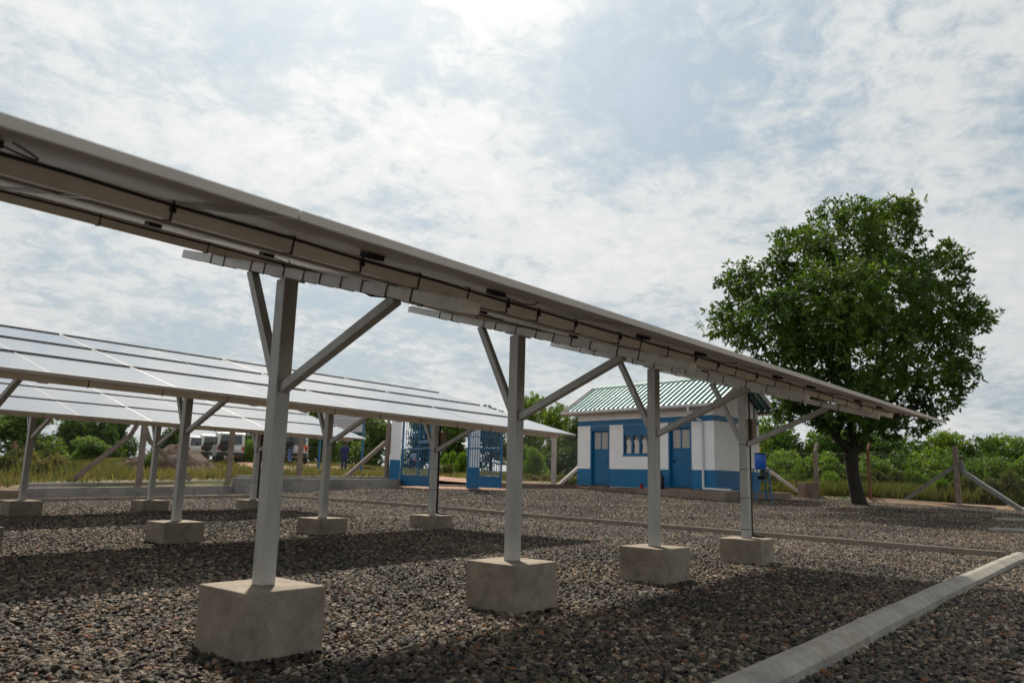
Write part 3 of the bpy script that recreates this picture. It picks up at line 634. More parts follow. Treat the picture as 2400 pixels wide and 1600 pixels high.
def chain(pts,h,label,cell=.095,rad=.0021,extra=None):
    t=thing('chain_link_fence',label,'fence')
    m=MB(); V=[];Fc=[]
    for i in range(len(pts)-1):
        p,q=np.array(pts[i],float),np.array(pts[i+1],float); L=np.linalg.norm((q-p)[:2]); d=(q-p)/L; n=int((L+h)/cell)
        nn=np.array([-d[1],d[0],0])*rad
        for sg in (1,-1):
            for k in range(n):
                s0=k*cell-(h if sg>0 else 0); s1=s0+sg*h
                if sg<0: s0,s1=s0,s0-h
                # clip to 0..L
                za,zb=0.,h
                A,B=s0,s1
                def cut(A,B,za,zb,lim,low):
                    if low and A<lim: f=(lim-A)/(B-A) if B!=A else 0; return lim,B,za+(zb-za)*f,zb
                    if (not low) and A>lim: f=(lim-A)/(B-A); return lim,B,za+(zb-za)*f,zb
                    return A,B,za,zb
                if max(A,B)<=0 or min(A,B)>=L: continue
                A,B,za,zb=cut(A,B,za,zb,0,True); B,A,zb,za=cut(B,A,zb,za,0,True)
                A,B,za,zb=cut(A,B,za,zb,L,False); B,A,zb,za=cut(B,A,zb,za,L,False)
                P=p+d*A+np.array([0,0,za]); Qq=p+d*B+np.array([0,0,zb]); u=np.array([0,0,rad]); o=len(V)
                V+= [P+nn,P-nn*.5+u,P-nn*.5-u,Qq+nn,Qq-nn*.5+u,Qq-nn*.5-u]; Fc+=[(o,o+1,o+4,o+3),(o+1,o+2,o+5,o+4),(o+2,o,o+3,o+5)]
        m.tube([tuple(p+np.array([0,0,h])),tuple(q+np.array([0,0,h]))],rad*1.6,4,False); m.tube([tuple(p+np.array([0,0,h*.5])),tuple(q+np.array([0,0,h*.5]))],rad*1.4,4,False)
    o=link('wire_mesh',npmesh('wire_mesh',V,Fc),M['wire'],t); m.build('line_wire',M['wire'],t)
    return t
L0=at(-700,1150,25); 
lp=[(-12,22.65,.2),(float(yline(45,1140,22.65)[0]),22.65,.38),tuple(at(325,1126,21.9)),tuple(at(548,1120,24.6)),tuple(at(728,1116,26.8)),tuple(at(915,1118,29.4))]
f1=chain(lp,2.0,'chain link fence on the left wall with wide leaning concrete struts')
for (u,v,d,h) in [(325,1126,21.9,2.05),(535,1124,24.4,2.05),(700,1116,26.4,2.05),(905,1117,29.2,2.0)]:
    fence_post(u,v,d,h,crank=2,w_=.13).build('post',M['post'],f1)
def pt(u,v,d): return tuple(at(u,v,d))
MB().bar(pt(163,1130,21.5),pt(306,1020,21.8),.12).bar(pt(306,1020,21.8),pt(327,985,21.9),.12).build('strut',M['post'],f1)
MB().bar(pt(446,1124,23.2),pt(350,1032,22.2),.11).bar(pt(350,1032,22.2),pt(335,985,22.0),.11).build('strut',M['post'],f1)
MB().bar(pt(812,1116,27.8),pt(903,1036,29.0),.13).build('strut',M['post'],f1)
# fence between gate and house, and behind it
P2=at(1120,1141,26.8)
lp=[tuple(P2),pt(1297,1133,33),pt(1420,1138,36.5)]
f2=chain(lp,2.05,'chain link fence seen between the right gate leaf and the house')
fence_post(1297,1133,33,2.0,w_=.16,crank=2).build('post',M['fascia'],f2)
MB().bar(pt(1310,1136,33.6),pt(1356,1094,34),.12).build('strut',M['fascia'],f2)
lp=[pt(1420,1138,36.5),pt(1770,1158,34.4),pt(1915,1160,32.6),pt(2040,1164,31.2),pt(2245,1182,29.4),pt(2420,1196,27.5),(35,-10,.3)]
f3=chain(lp,1.75,'chain link fence at the right behind the tree with cranked posts and grey struts')
p=at(1915,1162,32.5); b=MB().bar(p-np.array([0,0,.2]),p+np.array([0,0,1.85]),.15); b.bar(p+np.array([0,0,1.83]),p+_r*.15+FH*.1+np.array([0,0,2.2]),.13); b.build('post',M['post'],f3)
p=at(2040,1165,31); b=MB().bar(p-np.array([0,0,.2]),p+np.array([0,0,1.9]),.10); b.bar(p+np.array([0,0,1.88]),p+_r*.1+np.array([0,0,2.15]),.08); b.build('post',M['rust'],f3)
p=at(2248,1182,29.4); b=MB().bar(p-np.array([0,0,.2]),p+np.array([0,0,2.2]),.17); b.build('post',M['post'],f3)
MB().bar(pt(2120,1172,30.6),pt(2240,1090,29.5),.12).build('strut',M['greypost'],f3)
MB().bar(pt(2400+60,1238,26.6),pt(2256,1104,29.3),.15).bar(pt(2256,1104,29.3),pt(2251,1078,29.3),.15).build('strut',M['greypost'],f3)
MB().bar(pt(1794,1096,33.9),pt(1878,1157,33),.12).build('strut',M['fascia'],f3)
p=at(1898,1166,31.4); zb=gz(p[0],p[1])
bx=MB().box((-.34,-.25,-.1),(.30,.3,.62)).xf(Matrix.Translation((p[0],p[1],zb))@Matrix.Rotation(YAW-math.pi/2+.25,4,'Z'))
tag(bx.build('junction_chamber',M['brownwall'],bevel=.015),'square brown concrete chamber at the foot of a cranked fence post','concrete box')
# ------------------------------------------------------------------ gate
def pillar(u,v,d,w_,h,label):
    p=at(u,v,d); t=thing('gate_pillar',label,'gate pillar',p,YAW+.12,'gate pillars')
    MB().box((-w_/2,-w_/2,.66),(w_/2,w_/2,h)).build('shaft',M['white'],t,bevel=.01); MB().box((-w_/2-.004,-w_/2-.004,-.5),(w_/2+.004,w_/2+.004,.66)).build('painted_base',M['blue'],t,bevel=.01)
    MB().box((-w_/2-.05,-w_/2-.05,h),(w_/2+.05,w_/2+.05,h+.08)).build('cap',M['white'],t); return p
pillar(924,1119,29.2,.38,2.55,'left gate pillar with white shaft and blue base, at the end of the wall')
pillar(1107,1140,27.,.40,2.6,'right gate pillar with white shaft and blue base, behind the open leaf')
def leaf(a,b,h,label,nb,door_):
    a=np.array(a);b=np.array(b); L=float(np.linalg.norm((b-a)[:2])); an=math.atan2(b[1]-a[1],b[0]-a[0]); t=thing('gate_leaf',label,'gate leaf',a,an,'blue steel gate leaves')
    f=MB(); fw=.055
    f.box((0,-.025,.02),(fw,.025,h)); f.box((L-fw,-.025,.02),(L,.025,h)); f.box((fw,-.025,h-fw),(L-fw,.025,h)); f.box((fw,-.024,.36),(L-fw,.024,.41)); f.box((fw,-.024,1.30),(L-fw,.024,1.35))
    if door_: f.box((L*.60,-.026,.41),(L*.60+.06,.026,1.30)); f.box((L*.60,-.026,1.5),(L-fw,.026,1.6)); f.box((L*.60,-.022,1.35),(L*.60+.05,.022,h-fw))
    f.build('frame',M['bluemetal'],t,bevel=.004)
    MB().box((fw,-.01,.03),(L-fw,.01,.36)).build('kick_plate',M['bluemetal'],t)
    bb=MB()
    for i in range(nb):
        x=fw+(L-2*fw)*(i+.5)/nb; bb.bar((x,0,.41),(x,0,h-fw),.022)
    bb.build('bars',M['bluemetal'],t)
    sp_=MB()
    for i in range(5):
        x=L*.14+i*L*.15
        sp_.tube([(x+.10*math.cos(k*.7),.02,1.85+.16*math.sin(k*.7)) for k in range(9)],.014,5,False)
    sp_.build('scroll_work',M['bluemetal'],t); return t
p1=at(938,1136,28.7); p2=at(1006,1142,26.2); p1[2]=p2[2]=(p1[2]+p2[2])/2-.02
leaf(p1,p2,2.6,'left blue barred gate leaf beside the left pillar, motorcycle seen through it',12,True)
p1=at(1093,1143,26.2); p2=at(1175,1144,25.9); p2[2]=p1[2]
leaf(p1,p2,2.6,'right blue barred gate leaf standing open in front of the right pillar',13,False)
a=at(1010,1134,29.5); b=at(1096,1136,28); 
wall_run('gate_sill','pale concrete sill across the gateway',[a,b],.5,[a[2],b[2]],0.,M['kerb'],'sill')
# red soil apron in front of the gate
V=[];Fq=[]
sh=[at(930,1141,27.6),at(1000,1146,26.8),at(1100,1149,26.2),at(1200,1147,26.),at(1185,1139,27.5),at(1090,1133,29.),at(1000,1132,29.6),at(940,1134,29)]
V=[(p[0],p[1],gz(p[0],p[1])+.03) for p in sh]; cx=np.mean(V,0)+np.array([0,0,.04]); V.append(tuple(cx))
tag(MB().add(V,[(i,(i+1)%8,8) for i in range(8)]).build('red_soil_path',M['soil']),kind='structure')
# soil mound by wall end
# ------------------------------------------------------------------ sign board
def signpost():
    a=at(745,1111,33.5); b=at(846,1114,33.); t=thing('sign_board','grey notice board with faint lines of writing on two blue steel legs','sign',a,math.atan2(b[1]-a[1],b[0]-a[0])); L=float(np.linalg.norm((b-a)[:2]))
    z1=2.62
    for x in (0,L): MB().bar((x,0,-.2),(x,0,z1+.15),.07).build('leg',M['bluemetal'],t)
    MB().box((.05,-.03,1.83),(L-.05,.0,3.2)).build('board',M['signface'],t)
    f=MB()
    f.box((.02,-.04,1.78),(L-.02,.01,1.83)); f.box((.02,-.04,3.2),(L-.02,.01,3.25)); f.build('frame',M['bluemetal'],t)
    ln=MB()
    for i in range(9):
        z=3.08-i*.125; x=.25
        while x<L-.25:
            w_=R.uniform(.05,.16); ln.box((x,-.034,z),(min(x+w_,L-.2),-.0305,z+.035)); x+=w_+.03
    ln.build('writing',M['signline'],t)
    for i,x in enumerate((0,L)): MB().box((x-.28,-.2,-.12),(x+.28,.2,.05)).build('base_pad',M['brownwall'],t)
signpost()
p=at(703,1112,33); tag(MB().bar(p-np.array([0,0,.2]),p+np.array([.0,0,1.42]),.075).bar(p+np.array([0,0,1.40]),p+_r*.22+np.array([0,0,1.42]),.05).build('blue_pole',M['bluemetal']),'short single blue steel pole left of the notice board','pole')
# ------------------------------------------------------------------ people
def person(label,loc,rz,h,shirt,trous,pose,shirtname='shirt'):
    t=thing('person',label,'person',loc,rz,); s_=h/1.75
    # skeleton: right side mirrored by hand so each pose can differ. x = across, y = forward
    J={}; P=pose
    def skin(name,pts,edges,rad,m,par,sub=2):
        me=bpy.data.meshes.new(name); me.from_pydata([tuple(Vector(p)*s_) for p in pts],edges,[]); o=link(name,me,m,par)
        md=o.modifiers.new('skin','SKIN'); md.use_smooth_shade=True
        for i,r in enumerate(rad): me.skin_vertices[0].data[i].radius=(r*s_,r*s_*.85) if not isinstance(r,tuple) else (r[0]*s_,r[1]*s_)
        me.skin_vertices[0].data[0].use_root=True; sd=o.modifiers.new('sub','SUBSURF'); sd.levels=1; sd.render_levels=sub; return o
    hip=.93
    pts=[(0,0,hip),(0,.0,1.12),(0,.01,1.32),(0,0,1.44),(0,.015,1.52),(0,.03,1.60),(0,.035,1.70)]
    rad=[(.15,.11),(.14,.105),(.165,.11),(.13,.085),(.055,.055),(.075,.09),(.06,.075)]
    edges=[(i,i+1) for i in range(6)]
    for sg,(el,wr) in ((-1,P['la']),(1,P['ra'])):
        o=len(pts); sh_=(sg*.19,0,1.41); hand=tuple(np.array(wr)+(np.array(wr)-np.array(el))*.22)
        pts+= [sh_,el,wr,hand]; rad+=[.062,.045,.032,.036]; edges+=[(3,o),(o,o+1),(o+1,o+2),(o+2,o+3)]
    for sg,(kn,an) in ((-1,P['ll']),(1,P['rl'])):
        o=len(pts); pts+=[(sg*.095,0,.86),kn,an,(an[0],an[1]+.16,.035)]; rad+=[.085,.058,.042,.04]; edges+=[(0,o),(o,o+1),(o+1,o+2),(o+2,o+3)]
    skin('body',pts,edges,rad,M['skin'],t)
    # clothes, a little larger than the body
    pts=[(0,0,hip-.03),(0,.0,1.12),(0,.01,1.32),(0,0,1.45)]; rad=[(.175,.13),(.165,.125),(.19,.13),(.12,.09)]; edges=[(0,1),(1,2),(2,3)]
    for sg,(el,wr) in ((-1,P['la']),(1,P['ra'])):
        o=len(pts); w2=tuple(np.array(el)+(np.array(wr)-np.array(el))*P.get('sl',.9)); pts+=[(sg*.19,0,1.41),el,w2]; rad+=[.078,.062,.052]; edges+=[(3,o),(o,o+1),(o+1,o+2)]
    skin(shirtname,pts,edges,rad,shirt,t)
    pts=[(0,0,.95)]; rad=[(.17,.125)]; edges=[]
    for sg,(kn,an) in ((-1,P['ll']),(1,P['rl'])):
        o=len(pts); pts+=[(sg*.095,0,.86),kn,(an[0],an[1],.10)]; rad+=[.105,.085,.078]; edges+=[(0,o),(o,o+1),(o+1,o+2)]
    skin('trousers',pts,edges,rad,trous,t)
    MB().lathe((0,.02*s_,1.66*s_),[(.082*s_,0),(.092*s_,.05*s_),(.07*s_,.10*s_),(.02*s_,.125*s_)],14).build('hair',M['hair'],t,smooth=True)
    sh2=MB()
    for kn,an in (P['ll'],P['rl']): sh2.box(((an[0]-.05)*s_,(an[1]-.07)*s_,0),((an[0]+.05)*s_,(an[1]+.2)*s_,.08*s_))
    sh2.build('shoes',M['rubber'],t,bevel=.02)
    return t
stand={'la':((-.25,-.03,1.14),(-.24,.08,.92)),'ra':((.25,-.02,1.15),(.12,.20,1.10)),'ll':((-.10,.02,.48),(-.10,-.02,.08)),'rl':((.10,.02,.48),(.11,-.02,.08))}
phone={'la':((-.24,.02,1.15),(-.10,.22,1.25)),'ra':((.25,.02,1.16),(.10,.22,1.27)),'ll':((-.09,.03,.48),(-.12,0,.08)),'rl':((.10,.03,.48),(.13,-.03,.08)),'sl':.45}
ride={'la':((-.24,.10,1.18),(-.20,.36,1.05)),'ra':((.24,.10,1.18),(.20,.36,1.05)),'ll':((-.16,.36,.82),(-.14,.30,.40)),'rl':((.16,.36,.82),(.14,.30,.40)),'sl':.5}
def gp(u,v,d): q=at(u,v,d); return q
person('person in a dark blue overall standing with one arm bent, seen beyond the wall',gp(805,1106.5,45),YAW-1.1,1.76,M['navy'],M['navy'],stand,'jacket')
person('person in dark top and light blue jeans standing at the right hand white vehicle',gp(679,1084,53),YAW-.4,1.74,M['darkcloth'],M['denim'],phone)
rp=gp(968,1103,60)
person('person in a pale blue shirt sitting astride the dark motorcycle beyond the gate',rp+np.array([0,0,-.12]),YAW-math.pi/2+.5,1.7,M['palecloth'],M['darkcloth'],ride)
def motorcycle():
    t=thing('motorcycle','dark motorcycle with red tank parked beyond the blue gate','motorcycle',rp,YAW-.9)
    for x in (-.66,.62):
        wl=MB().lathe((x,-.05,.30),[(.22,0),(.30,.01),(.31,.05),(.30,.09),(.22,.10)],20,'y').build('wheel',M['rubber'],t); MB().lathe((x,-.04,.30),[(.05,0),(.05,.08)],10,'y').build('hub',M['tin'],wl)
    MB().tube([(-.66,0,.30),(-.2,0,.42),(.2,0,.40),(.42,0,.80)],.035,8).tube([(.62,0,.30),(.42,0,.98)],.03,8).box((-.22,-.12,.30),(.16,.12,.60)).build('frame',M['black'],t)
    MB().lathe((-.05,0,.78),[(.05,0),(.14,.06),(.14,.3),(.05,.40)],12,'x').build('fuel_tank',M['red'],t,smooth=True)
    MB().box((-.68,-.11,.74),(-.05,.11,.82)).build('seat',M['black'],t,bevel=.03)
    MB().tube([(.34,-.34,1.02),(.42,-.12,.99),(.42,.12,.99),(.34,.34,1.02)],.016,6).build('handlebar',M['black'],t)
    MB().lathe((.48,0,.90),[(.05,0),(.09,.05),(.09,.09)],14,'x').build('headlight',M['pvc'],t)
    MB().tube([(0,.16,.32),(-.7,.18,.36)],.04,8).build('exhaust',M['tin'],t)
motorcycle()
# ------------------------------------------------------------------ vehicles
def car(label,loc,rz,s_=1.,rack=True,spare=True,body=None):
    t=thing('off_road_vehicle',label,'off-road vehicle',loc,rz,'white vehicles parked outside the fence'); L,Wd=4.4,1.72
    # +x is forward; the tail faces -x
    prof=[(-2.2,.55),(-2.24,.85),(-2.2,1.12),(-2.12,1.90),(-1.98,1.97),(.35,1.98),(.55,1.90),(.98,1.22),(1.95,1.12),(2.14,1.02),(2.2,.60),(2.1,.45),(1.85,.45)]
    for k in range(9): a=math.pi*k/8; prof.append((1.42+.42*math.cos(a),.42+.42*math.sin(a)))
    prof.append((-.9,.45))
    for k in range(9): a=math.pi*k/8; prof.append((-1.35+.42*math.cos(a),.42+.42*math.sin(a)))
    prof+=[(-2.05,.45)]
    b=MB().prism([(x*s_,z*s_) for x,z in prof],-Wd/2*s_,Wd/2*s_,axis=1).build('body',body or M['carwhite'],t,bevel=.04*s_)
    def bx_(n,a,c,m,par=None,bv=0): return MB().box(tuple(v*s_ for v in a),tuple(v*s_ for v in c)).build(n,m,par or t,bevel=bv)
    g=MB(); 
    v=[(-2.222,-.70,1.18),(-2.222,.70,1.18),(-2.155,.66,1.80),(-2.155,-.66,1.80)]; v2=[(x+.03,y,z) for x,y,z in v]
    g.add([tuple(c*s_ for c in p) for p in v+v2],[(0,1,2,3),(7,6,5,4),(0,4,5,1),(1,5,6,2),(2,6,7,3),(3,7,4,0)]); g.build('rear_window',M['glassdark'],t)
    for sg in (-1,1):
        for (a,c) in ((-1.9,-.75),(-.68,.28)): bx_('side_window',(a,sg*.862-.004,1.2),(c,sg*.862+.004,1.78),M['glassdark'])
        bx_('tail_light',(-2.262,sg*.78-.07,.78),(-2.2,sg*.78+.07,1.05),M['red']); bx_('mirror',(.72,sg*.98-.1,1.2),(.80,sg*.98+.1,1.42),M['black'])
        bx_('mud_flap',(-1.92,sg*.72-.14,.2),(-1.90,sg*.72+.14,.5),M['black'])
        for x in (-1.35,1.42):
            wl=MB().lathe((x*s_,(sg*.74-.12)*s_,.38*s_),[(.25*s_,0),(.37*s_,.02*s_),(.38*s_,.12*s_),(.37*s_,.22*s_),(.25*s_,.24*s_)],22,'y').build('wheel',M['rubber'],t); MB().lathe((x*s_,(sg*.74-.125)*s_,.38*s_),[(.2*s_,0),(.2*s_,.25*s_)],16,'y').build('rim',M['tin'],wl)
    bx_('bumper',(-2.36,-.86,.46),(-2.2,.86,.64),M['black'],bv=.02); bx_('number_plate',(-2.275,-.62,.80),(-2.245,-.22,.92),M['pvc'])
    if spare: MB().lathe((-2.46*s_,.42*s_,1.05*s_),[(.22*s_,0),(.35*s_,.03*s_),(.36*s_,.12*s_),(.34*s_,.22*s_)],22,'x').build('spare_wheel',M['rubber'],t)
    if rack:
        r=MB()
        for y in (-.72,.72): r.tube([(-1.9*s_,y*s_,2.12*s_),(.2*s_,y*s_,2.12*s_)],.02,6)
        for x in (-1.9,-1.2,-.5,.2): r.tube([(x*s_,-.72*s_,2.12*s_),(x*s_,.72*s_,2.12*s_)],.02,6); r.tube([(x*s_,-.72*s_,2.12*s_),(x*s_,-.72*s_,1.95*s_)],.018,6); r.tube([(x*s_,.72*s_,2.12*s_),(x*s_,.72*s_,1.95*s_)],.018,6)
        r.build('roof_rack',M['pvc'],t)
    return t
car('white off-road vehicle with roof rack and rear spare wheel, nearest of the parked three',gp(531,1083,54),YAW+.43)
car('white off-road vehicle in the middle of the parked three, without roof rack',gp(492,1080,58.5),YAW+.43,.96,rack=False)
car('white off-road vehicle at the far left of the parked three',gp(461,1079,62),YAW+.43,.95,rack=False,spare=False)
c4=car('white vehicle with an orange panel at the tail, parked alone right of the thick post',gp(690,1085,55.5),YAW+.24,1.02,rack=False)
MB().box((-2.30,-.86,.95),(-2.25,-.52,1.22)).build('orange_panel',M['orange'],c4)
# ------------------------------------------------------------------ vegetation
def leafcloud(blobs,n,leaf,wid,shell=.55,droop=.25,ros=8,seed=1,flat=False):
    """leaves in small whorls spread through ellipsoid blobs; returns V,Q"""
    g=np.random.default_rng(seed); vol=np.array([b[3]**2 for b in blobs]); cnt=(n*vol/vol.sum()).astype(int); C=[];Dr=[]
    for (x,y,z,r,*e),k in zip(blobs,cnt):
        ez=e[0] if e else .85; d=g.normal(size=(k,3)); d/=np.linalg.norm(d,axis=1)[:,None]
        rad=r*(shell+(1-shell)*g.random(k)**.6)*(1+.26*np.sin(d[:,0]*5+x*3)*np.sin(d[:,1]*5+z*2)*np.cos(d[:,2]*4+y))
        C.append(np.array([x,y,z])+d*rad[:,None]*[1,1,ez]); Dr.append(d+[0,0,.25])
    C=np.concatenate(C);Dr=np.concatenate(Dr)+g.normal(size=(len(C),3))*.35; Dr/=np.linalg.norm(Dr,axis=1)[:,None]
    Nn=len(C)*ros; C=np.repeat(C,ros,0); A=np.repeat(Dr,ros,0); rnd=g.normal(size=(Nn,3)); side=np.cross(A,rnd); side/=np.linalg.norm(side,axis=1)[:,None]+1e-9
    th=np.radians(g.uniform(25,85,Nn))[:,None]; dirn=A*np.cos(th)+side*np.sin(th); dirn[:,2]-=droop*g.random(Nn); dirn/=np.linalg.norm(dirn,axis=1)[:,None]
    wv=np.cross(dirn,A+g.normal(size=(Nn,3))*.4); wv/=np.linalg.norm(wv,axis=1)[:,None]+1e-9
    l=(leaf*g.uniform(.65,1.25,Nn))[:,None]; w_=wid*l/leaf; C=C+dirn*l*.12+A*(g.uniform(-.5,.5,(Nn,1)))*leaf*.6
    nrm=np.cross(dirn,wv)
    V=np.stack([C,C+dirn*l*.55+wv*w_+nrm*l*.06,C+dirn*l,C+dirn*l*.55-wv*w_+nrm*l*.06],1).reshape(-1,3)
    Q=np.arange(Nn*4).reshape(-1,4); T3=np.concatenate([Q[:,[0,1,2]],Q[:,[0,2,3]]]); return V,T3
def big_tree():
    d=26.; base=at(2014,1183,d); base[2]=gz(base[0],base[1])-.05
    t=thing('leafy_tree','large round dark green tree standing on the gravel right of the house','tree',base)
    k=d/F
    bl=[(1985,575,0,1.75),(2085,545,.5,1.3),(2010,505,-.3,.75),(2095,500,.2,.75),(1890,610,-.6,1.4),(1800,665,-.3,1.15),(1725,655,.4,.72),(1745,735,.2,1.0),(1690,755,-.3,.72),(1830,770,-1.5,1.7),(1950,720,-2.3,1.9),(2080,700,-1.8,1.9),(2050,690,2.2,2.2),
        (1900,760,2.,1.9),(2185,650,.3,1.2),(2225,600,-.2,.66),(2205,735,-.5,1.3),(2270,725,.3,.66),(2285,760,-.2,.42),(2160,830,-1.0,1.5),(2040,840,-2.2,1.7),(1900,860,-1.,1.25),(2245,830,.6,.7),(2255,885,-.3,.58),(2190,920,.2,.95),(2080,940,1.2,1.25),(1985,930,-1.2,1.2),
        (1872,905,.1,.85),(1845,935,-.2,.62),(1925,965,-.6,.75),(1870,935,.6,.8),(1840,965,.0,.42),(2150,985,.3,.58),(2000,1000,-.3,.62),(1940,985,.6,.55),(2080,1000,-.6,.5),(1850,560,.4,.6),(1950,490,.5,.45),(2140,480,-.2,.4),(2320,740,.2,.30),(2190,975,-.5,.35)]
    B=[]
    for (u,v,dd,r) in bl:
        p=at(u,v,d+dd)-base; B.append((p[0],p[1],p[2],r*.93))
    V,Q=leafcloud(B,6600,.21,.040,.45,.35,9,5)
    link('crown',npmesh('crown',V,Q),M['leaf'],t)
    def L(u,v,dd=0): return Vector(at(u,v,d+dd)-base)
    tr=MB(); tr.tube([L(2016,1190),L(2012,1172),L(2005,1140),L(1998,1105),L(1996,1075),L(1994,1050)],[.30,.24,.215,.205,.215,.23],14)
    tr.build('trunk',M['woodpost'],t,smooth=True)
    for pts,r in (([(1995,1062,0),(1960,1025,-.3),(1925,985,-.5),(1890,930,-.6),(1850,850,-.6)],.13),([(1998,1065,0),(2030,1015,.2),(2045,960,.3),(2060,880,.2),(2080,760,0)],.15),([(1996,1062,0),(1995,1000,-.2),(1990,900,-.3),(1985,760,-.4),(1985,640,-.2)],.16),
         ([(2040,985,.3),(2100,930,.6),(2160,860,.6),(2200,780,.4)],.09),([(1925,985,-.5),(1880,960,-.2),(1840,900,.3),(1780,800,.6),(1740,740,.5)],.08),([(1990,900,-.3),(1930,820,.5),(1880,700,.6)],.08),([(2060,880,.2),(2130,760,-.5),(2160,660,-.4)],.08),([(2030,1015,.2),(2110,970,-.2),(2190,930,-.2)],.06),([(1960,1030,-.2),(1975,975,.8),(1950,880,1.4)],.08)):
        n=len(pts); MB().tube([L(*p) for p in pts],[r*(1-.8*i/(n-1))+.012 for i in range(n)],8).build('limb',M['woodpost'],t,smooth=True)
big_tree()
def bushmesh(seed,kind,den=1.45):
    g=random.Random(seed); B=[]
    if kind=='round':
        for i in range(11): a=g.uniform(0,6.28); r=g.uniform(0,.62); B.append((r*math.cos(a),r*math.sin(a),g.uniform(.25,.95),g.uniform(.28,.48)))
        return leafcloud(B,int(900*den),.085,.020,.35,.1,7,seed)
    if kind=='tall':
        for i in range(13): a=g.uniform(0,6.28); h=g.uniform(.35,1.7); r=g.uniform(0,.5)*(1.15-abs(h-1.05)*.6); B.append((r*math.cos(a),r*math.sin(a),h,g.uniform(.24,.42)))
        return leafcloud(B,int(1100*den),.08,.019,.35,.15,7,seed)
    for i in range(9): a=g.uniform(0,6.28); r=g.uniform(0,.8); B.append((r*math.cos(a),r*math.sin(a),g.uniform(.12,.5),g.uniform(.2,.33)))
    return leafcloud(B,int(750*den),.10,.018,.3,-.2,6,seed)
BM={k:[npmesh('foliage',*bushmesh(i*3+11+{'round':0,'tall':50,'low':90}[k],k)) for i in range(3)] for k in ('round','tall','low')}
STEM=MB().tube([(0,0,-.1),(.02,.01,.4),(-.02,0,.9)],[.06,.045,.02],7).tube([(.01,0,.3),(.25,.1,.75)],[.03,.012],6).tube([(0,0,.25),(-.22,.15,.7)],[.03,.012],6)
stem_me=None; mcache={}
def bush(u,vb,d,w_,h,kind,m,label,cat='bush',group=None,name='bush',nm='foliage'):
    global stem_me
    p=at(u,vb,d); t=thing(name,label,cat,p,R.uniform(0,6.28),group); i=R.randrange(3); key=(kind,i,m)
    hh={'round':1.3,'tall':2.1,'low':.75}[kind]; ww={'round':1.0,'tall':.9,'low':1.05}[kind]
    if key not in mcache:
        me=BM[kind][i].copy(); me.materials.append(M[m]); mcache[key]=me
    o=bpy.data.objects.new(nm,mcache[key]); col.objects.link(o); o.parent=t; o.scale=(w_/2/ww,w_/2/ww*R.uniform(.85,1.1),h/hh); o.location=(0,0,-.05)
    if stem_me is None: q=STEM.build('stem',M['woodpost'],t,smooth=True); stem_me=q.data
    else: q=bpy.data.objects.new('stem',stem_me); col.objects.link(q); q.parent=t
    q.scale=(w_*.6,w_*.6,h*.8); return t
def px2m(px,d): return px*d/F
ord_=['first','second','third','fourth','fifth','sixth','seventh','eighth','ninth','tenth','eleventh','twelfth','thirteenth','fourteenth','fifteenth','sixteenth','seventeenth','eighteenth','nineteenth','twentieth']
# right hand thicket, back row then front row : (u centre, v top, width px, depth, kind, mat)
back=[(1800,990,150,62,'round','bush'),(1880,1012,130,60,'round','bushdark'),(1960,1010,150,66,'round','bush'),(2060,1005,190,58,'tall','bushdark'),(2150,1030,150,62,'round','bush'),(2215,1022,130,60,'tall','bush'),(2285,1034,140,60,'round','bushdark'),(2350,1032,130,64,'tall','bush'),(2425,1040,150,60,'round','bushdark'),(2510,1046,150,58,'round','bush')]
front=[(1775,1048,110,46,'round','bushdark'),(1850,1060,120,44,'round','bush'),(1950,1068,130,43,'round','bush'),(2045,1075,110,40,'round','bush'),(2110,1062,130,44,'round','bushdark'),(2190,1058,130,42,'round','bush'),(2275,1062,140,44,'round','bushdark'),(2330,1075,110,38,'round','bush'),(2410,1070,130,40,'round','bush')]
def horiz(u): return 1122+.0266*(u-1200)
for i,(u,v,wp_,d,k,m) in enumerate(back):
    vb=horiz(u)+14; bush(u,vb,d,px2m(wp_,d)*1.4,px2m(vb-v,d)*1.12,k,m,f'{"dark green" if m=="bushdark" else "mid green"} bush, {ord_[i]} from the left in the back line of the right hand thicket','bush','bushes in the thicket beyond the right fence')
for i,(u,v,wp_,d,k,m) in enumerate(front):
    vb=horiz(u)+20; bush(u,vb,d,px2m(wp_,d)*1.35,px2m(vb-v,d)*1.12,k,m,f'{"dark green" if m=="bushdark" else "mid green"} bush, {ord_[i]} from the left in the front line of the right hand thicket','bush','bushes in the thicket beyond the right fence')
low=[(1800,1085,60),(1865,1092,70),(1940,1100,80),(2010,1105,70),(2090,1095,80),(2160,1100,80),(2215,1118,60),(2290,1112,90),(2360,1105,80),(2430,1120,90)]
for i,(u,v,wp_) in enumerate(low):
    d=35.5 if u<2200 else 32; vb=horiz(u)+24; bush(u,vb,d,px2m(wp_,d)*1.5,px2m(vb-v,d),'low',['grass','bush','bushlight','grass'][i%4],f'low weedy shrub just behind the right fence, {ord_[i]} from the left','shrub','low shrubs behind the right fence',name='low_shrub')
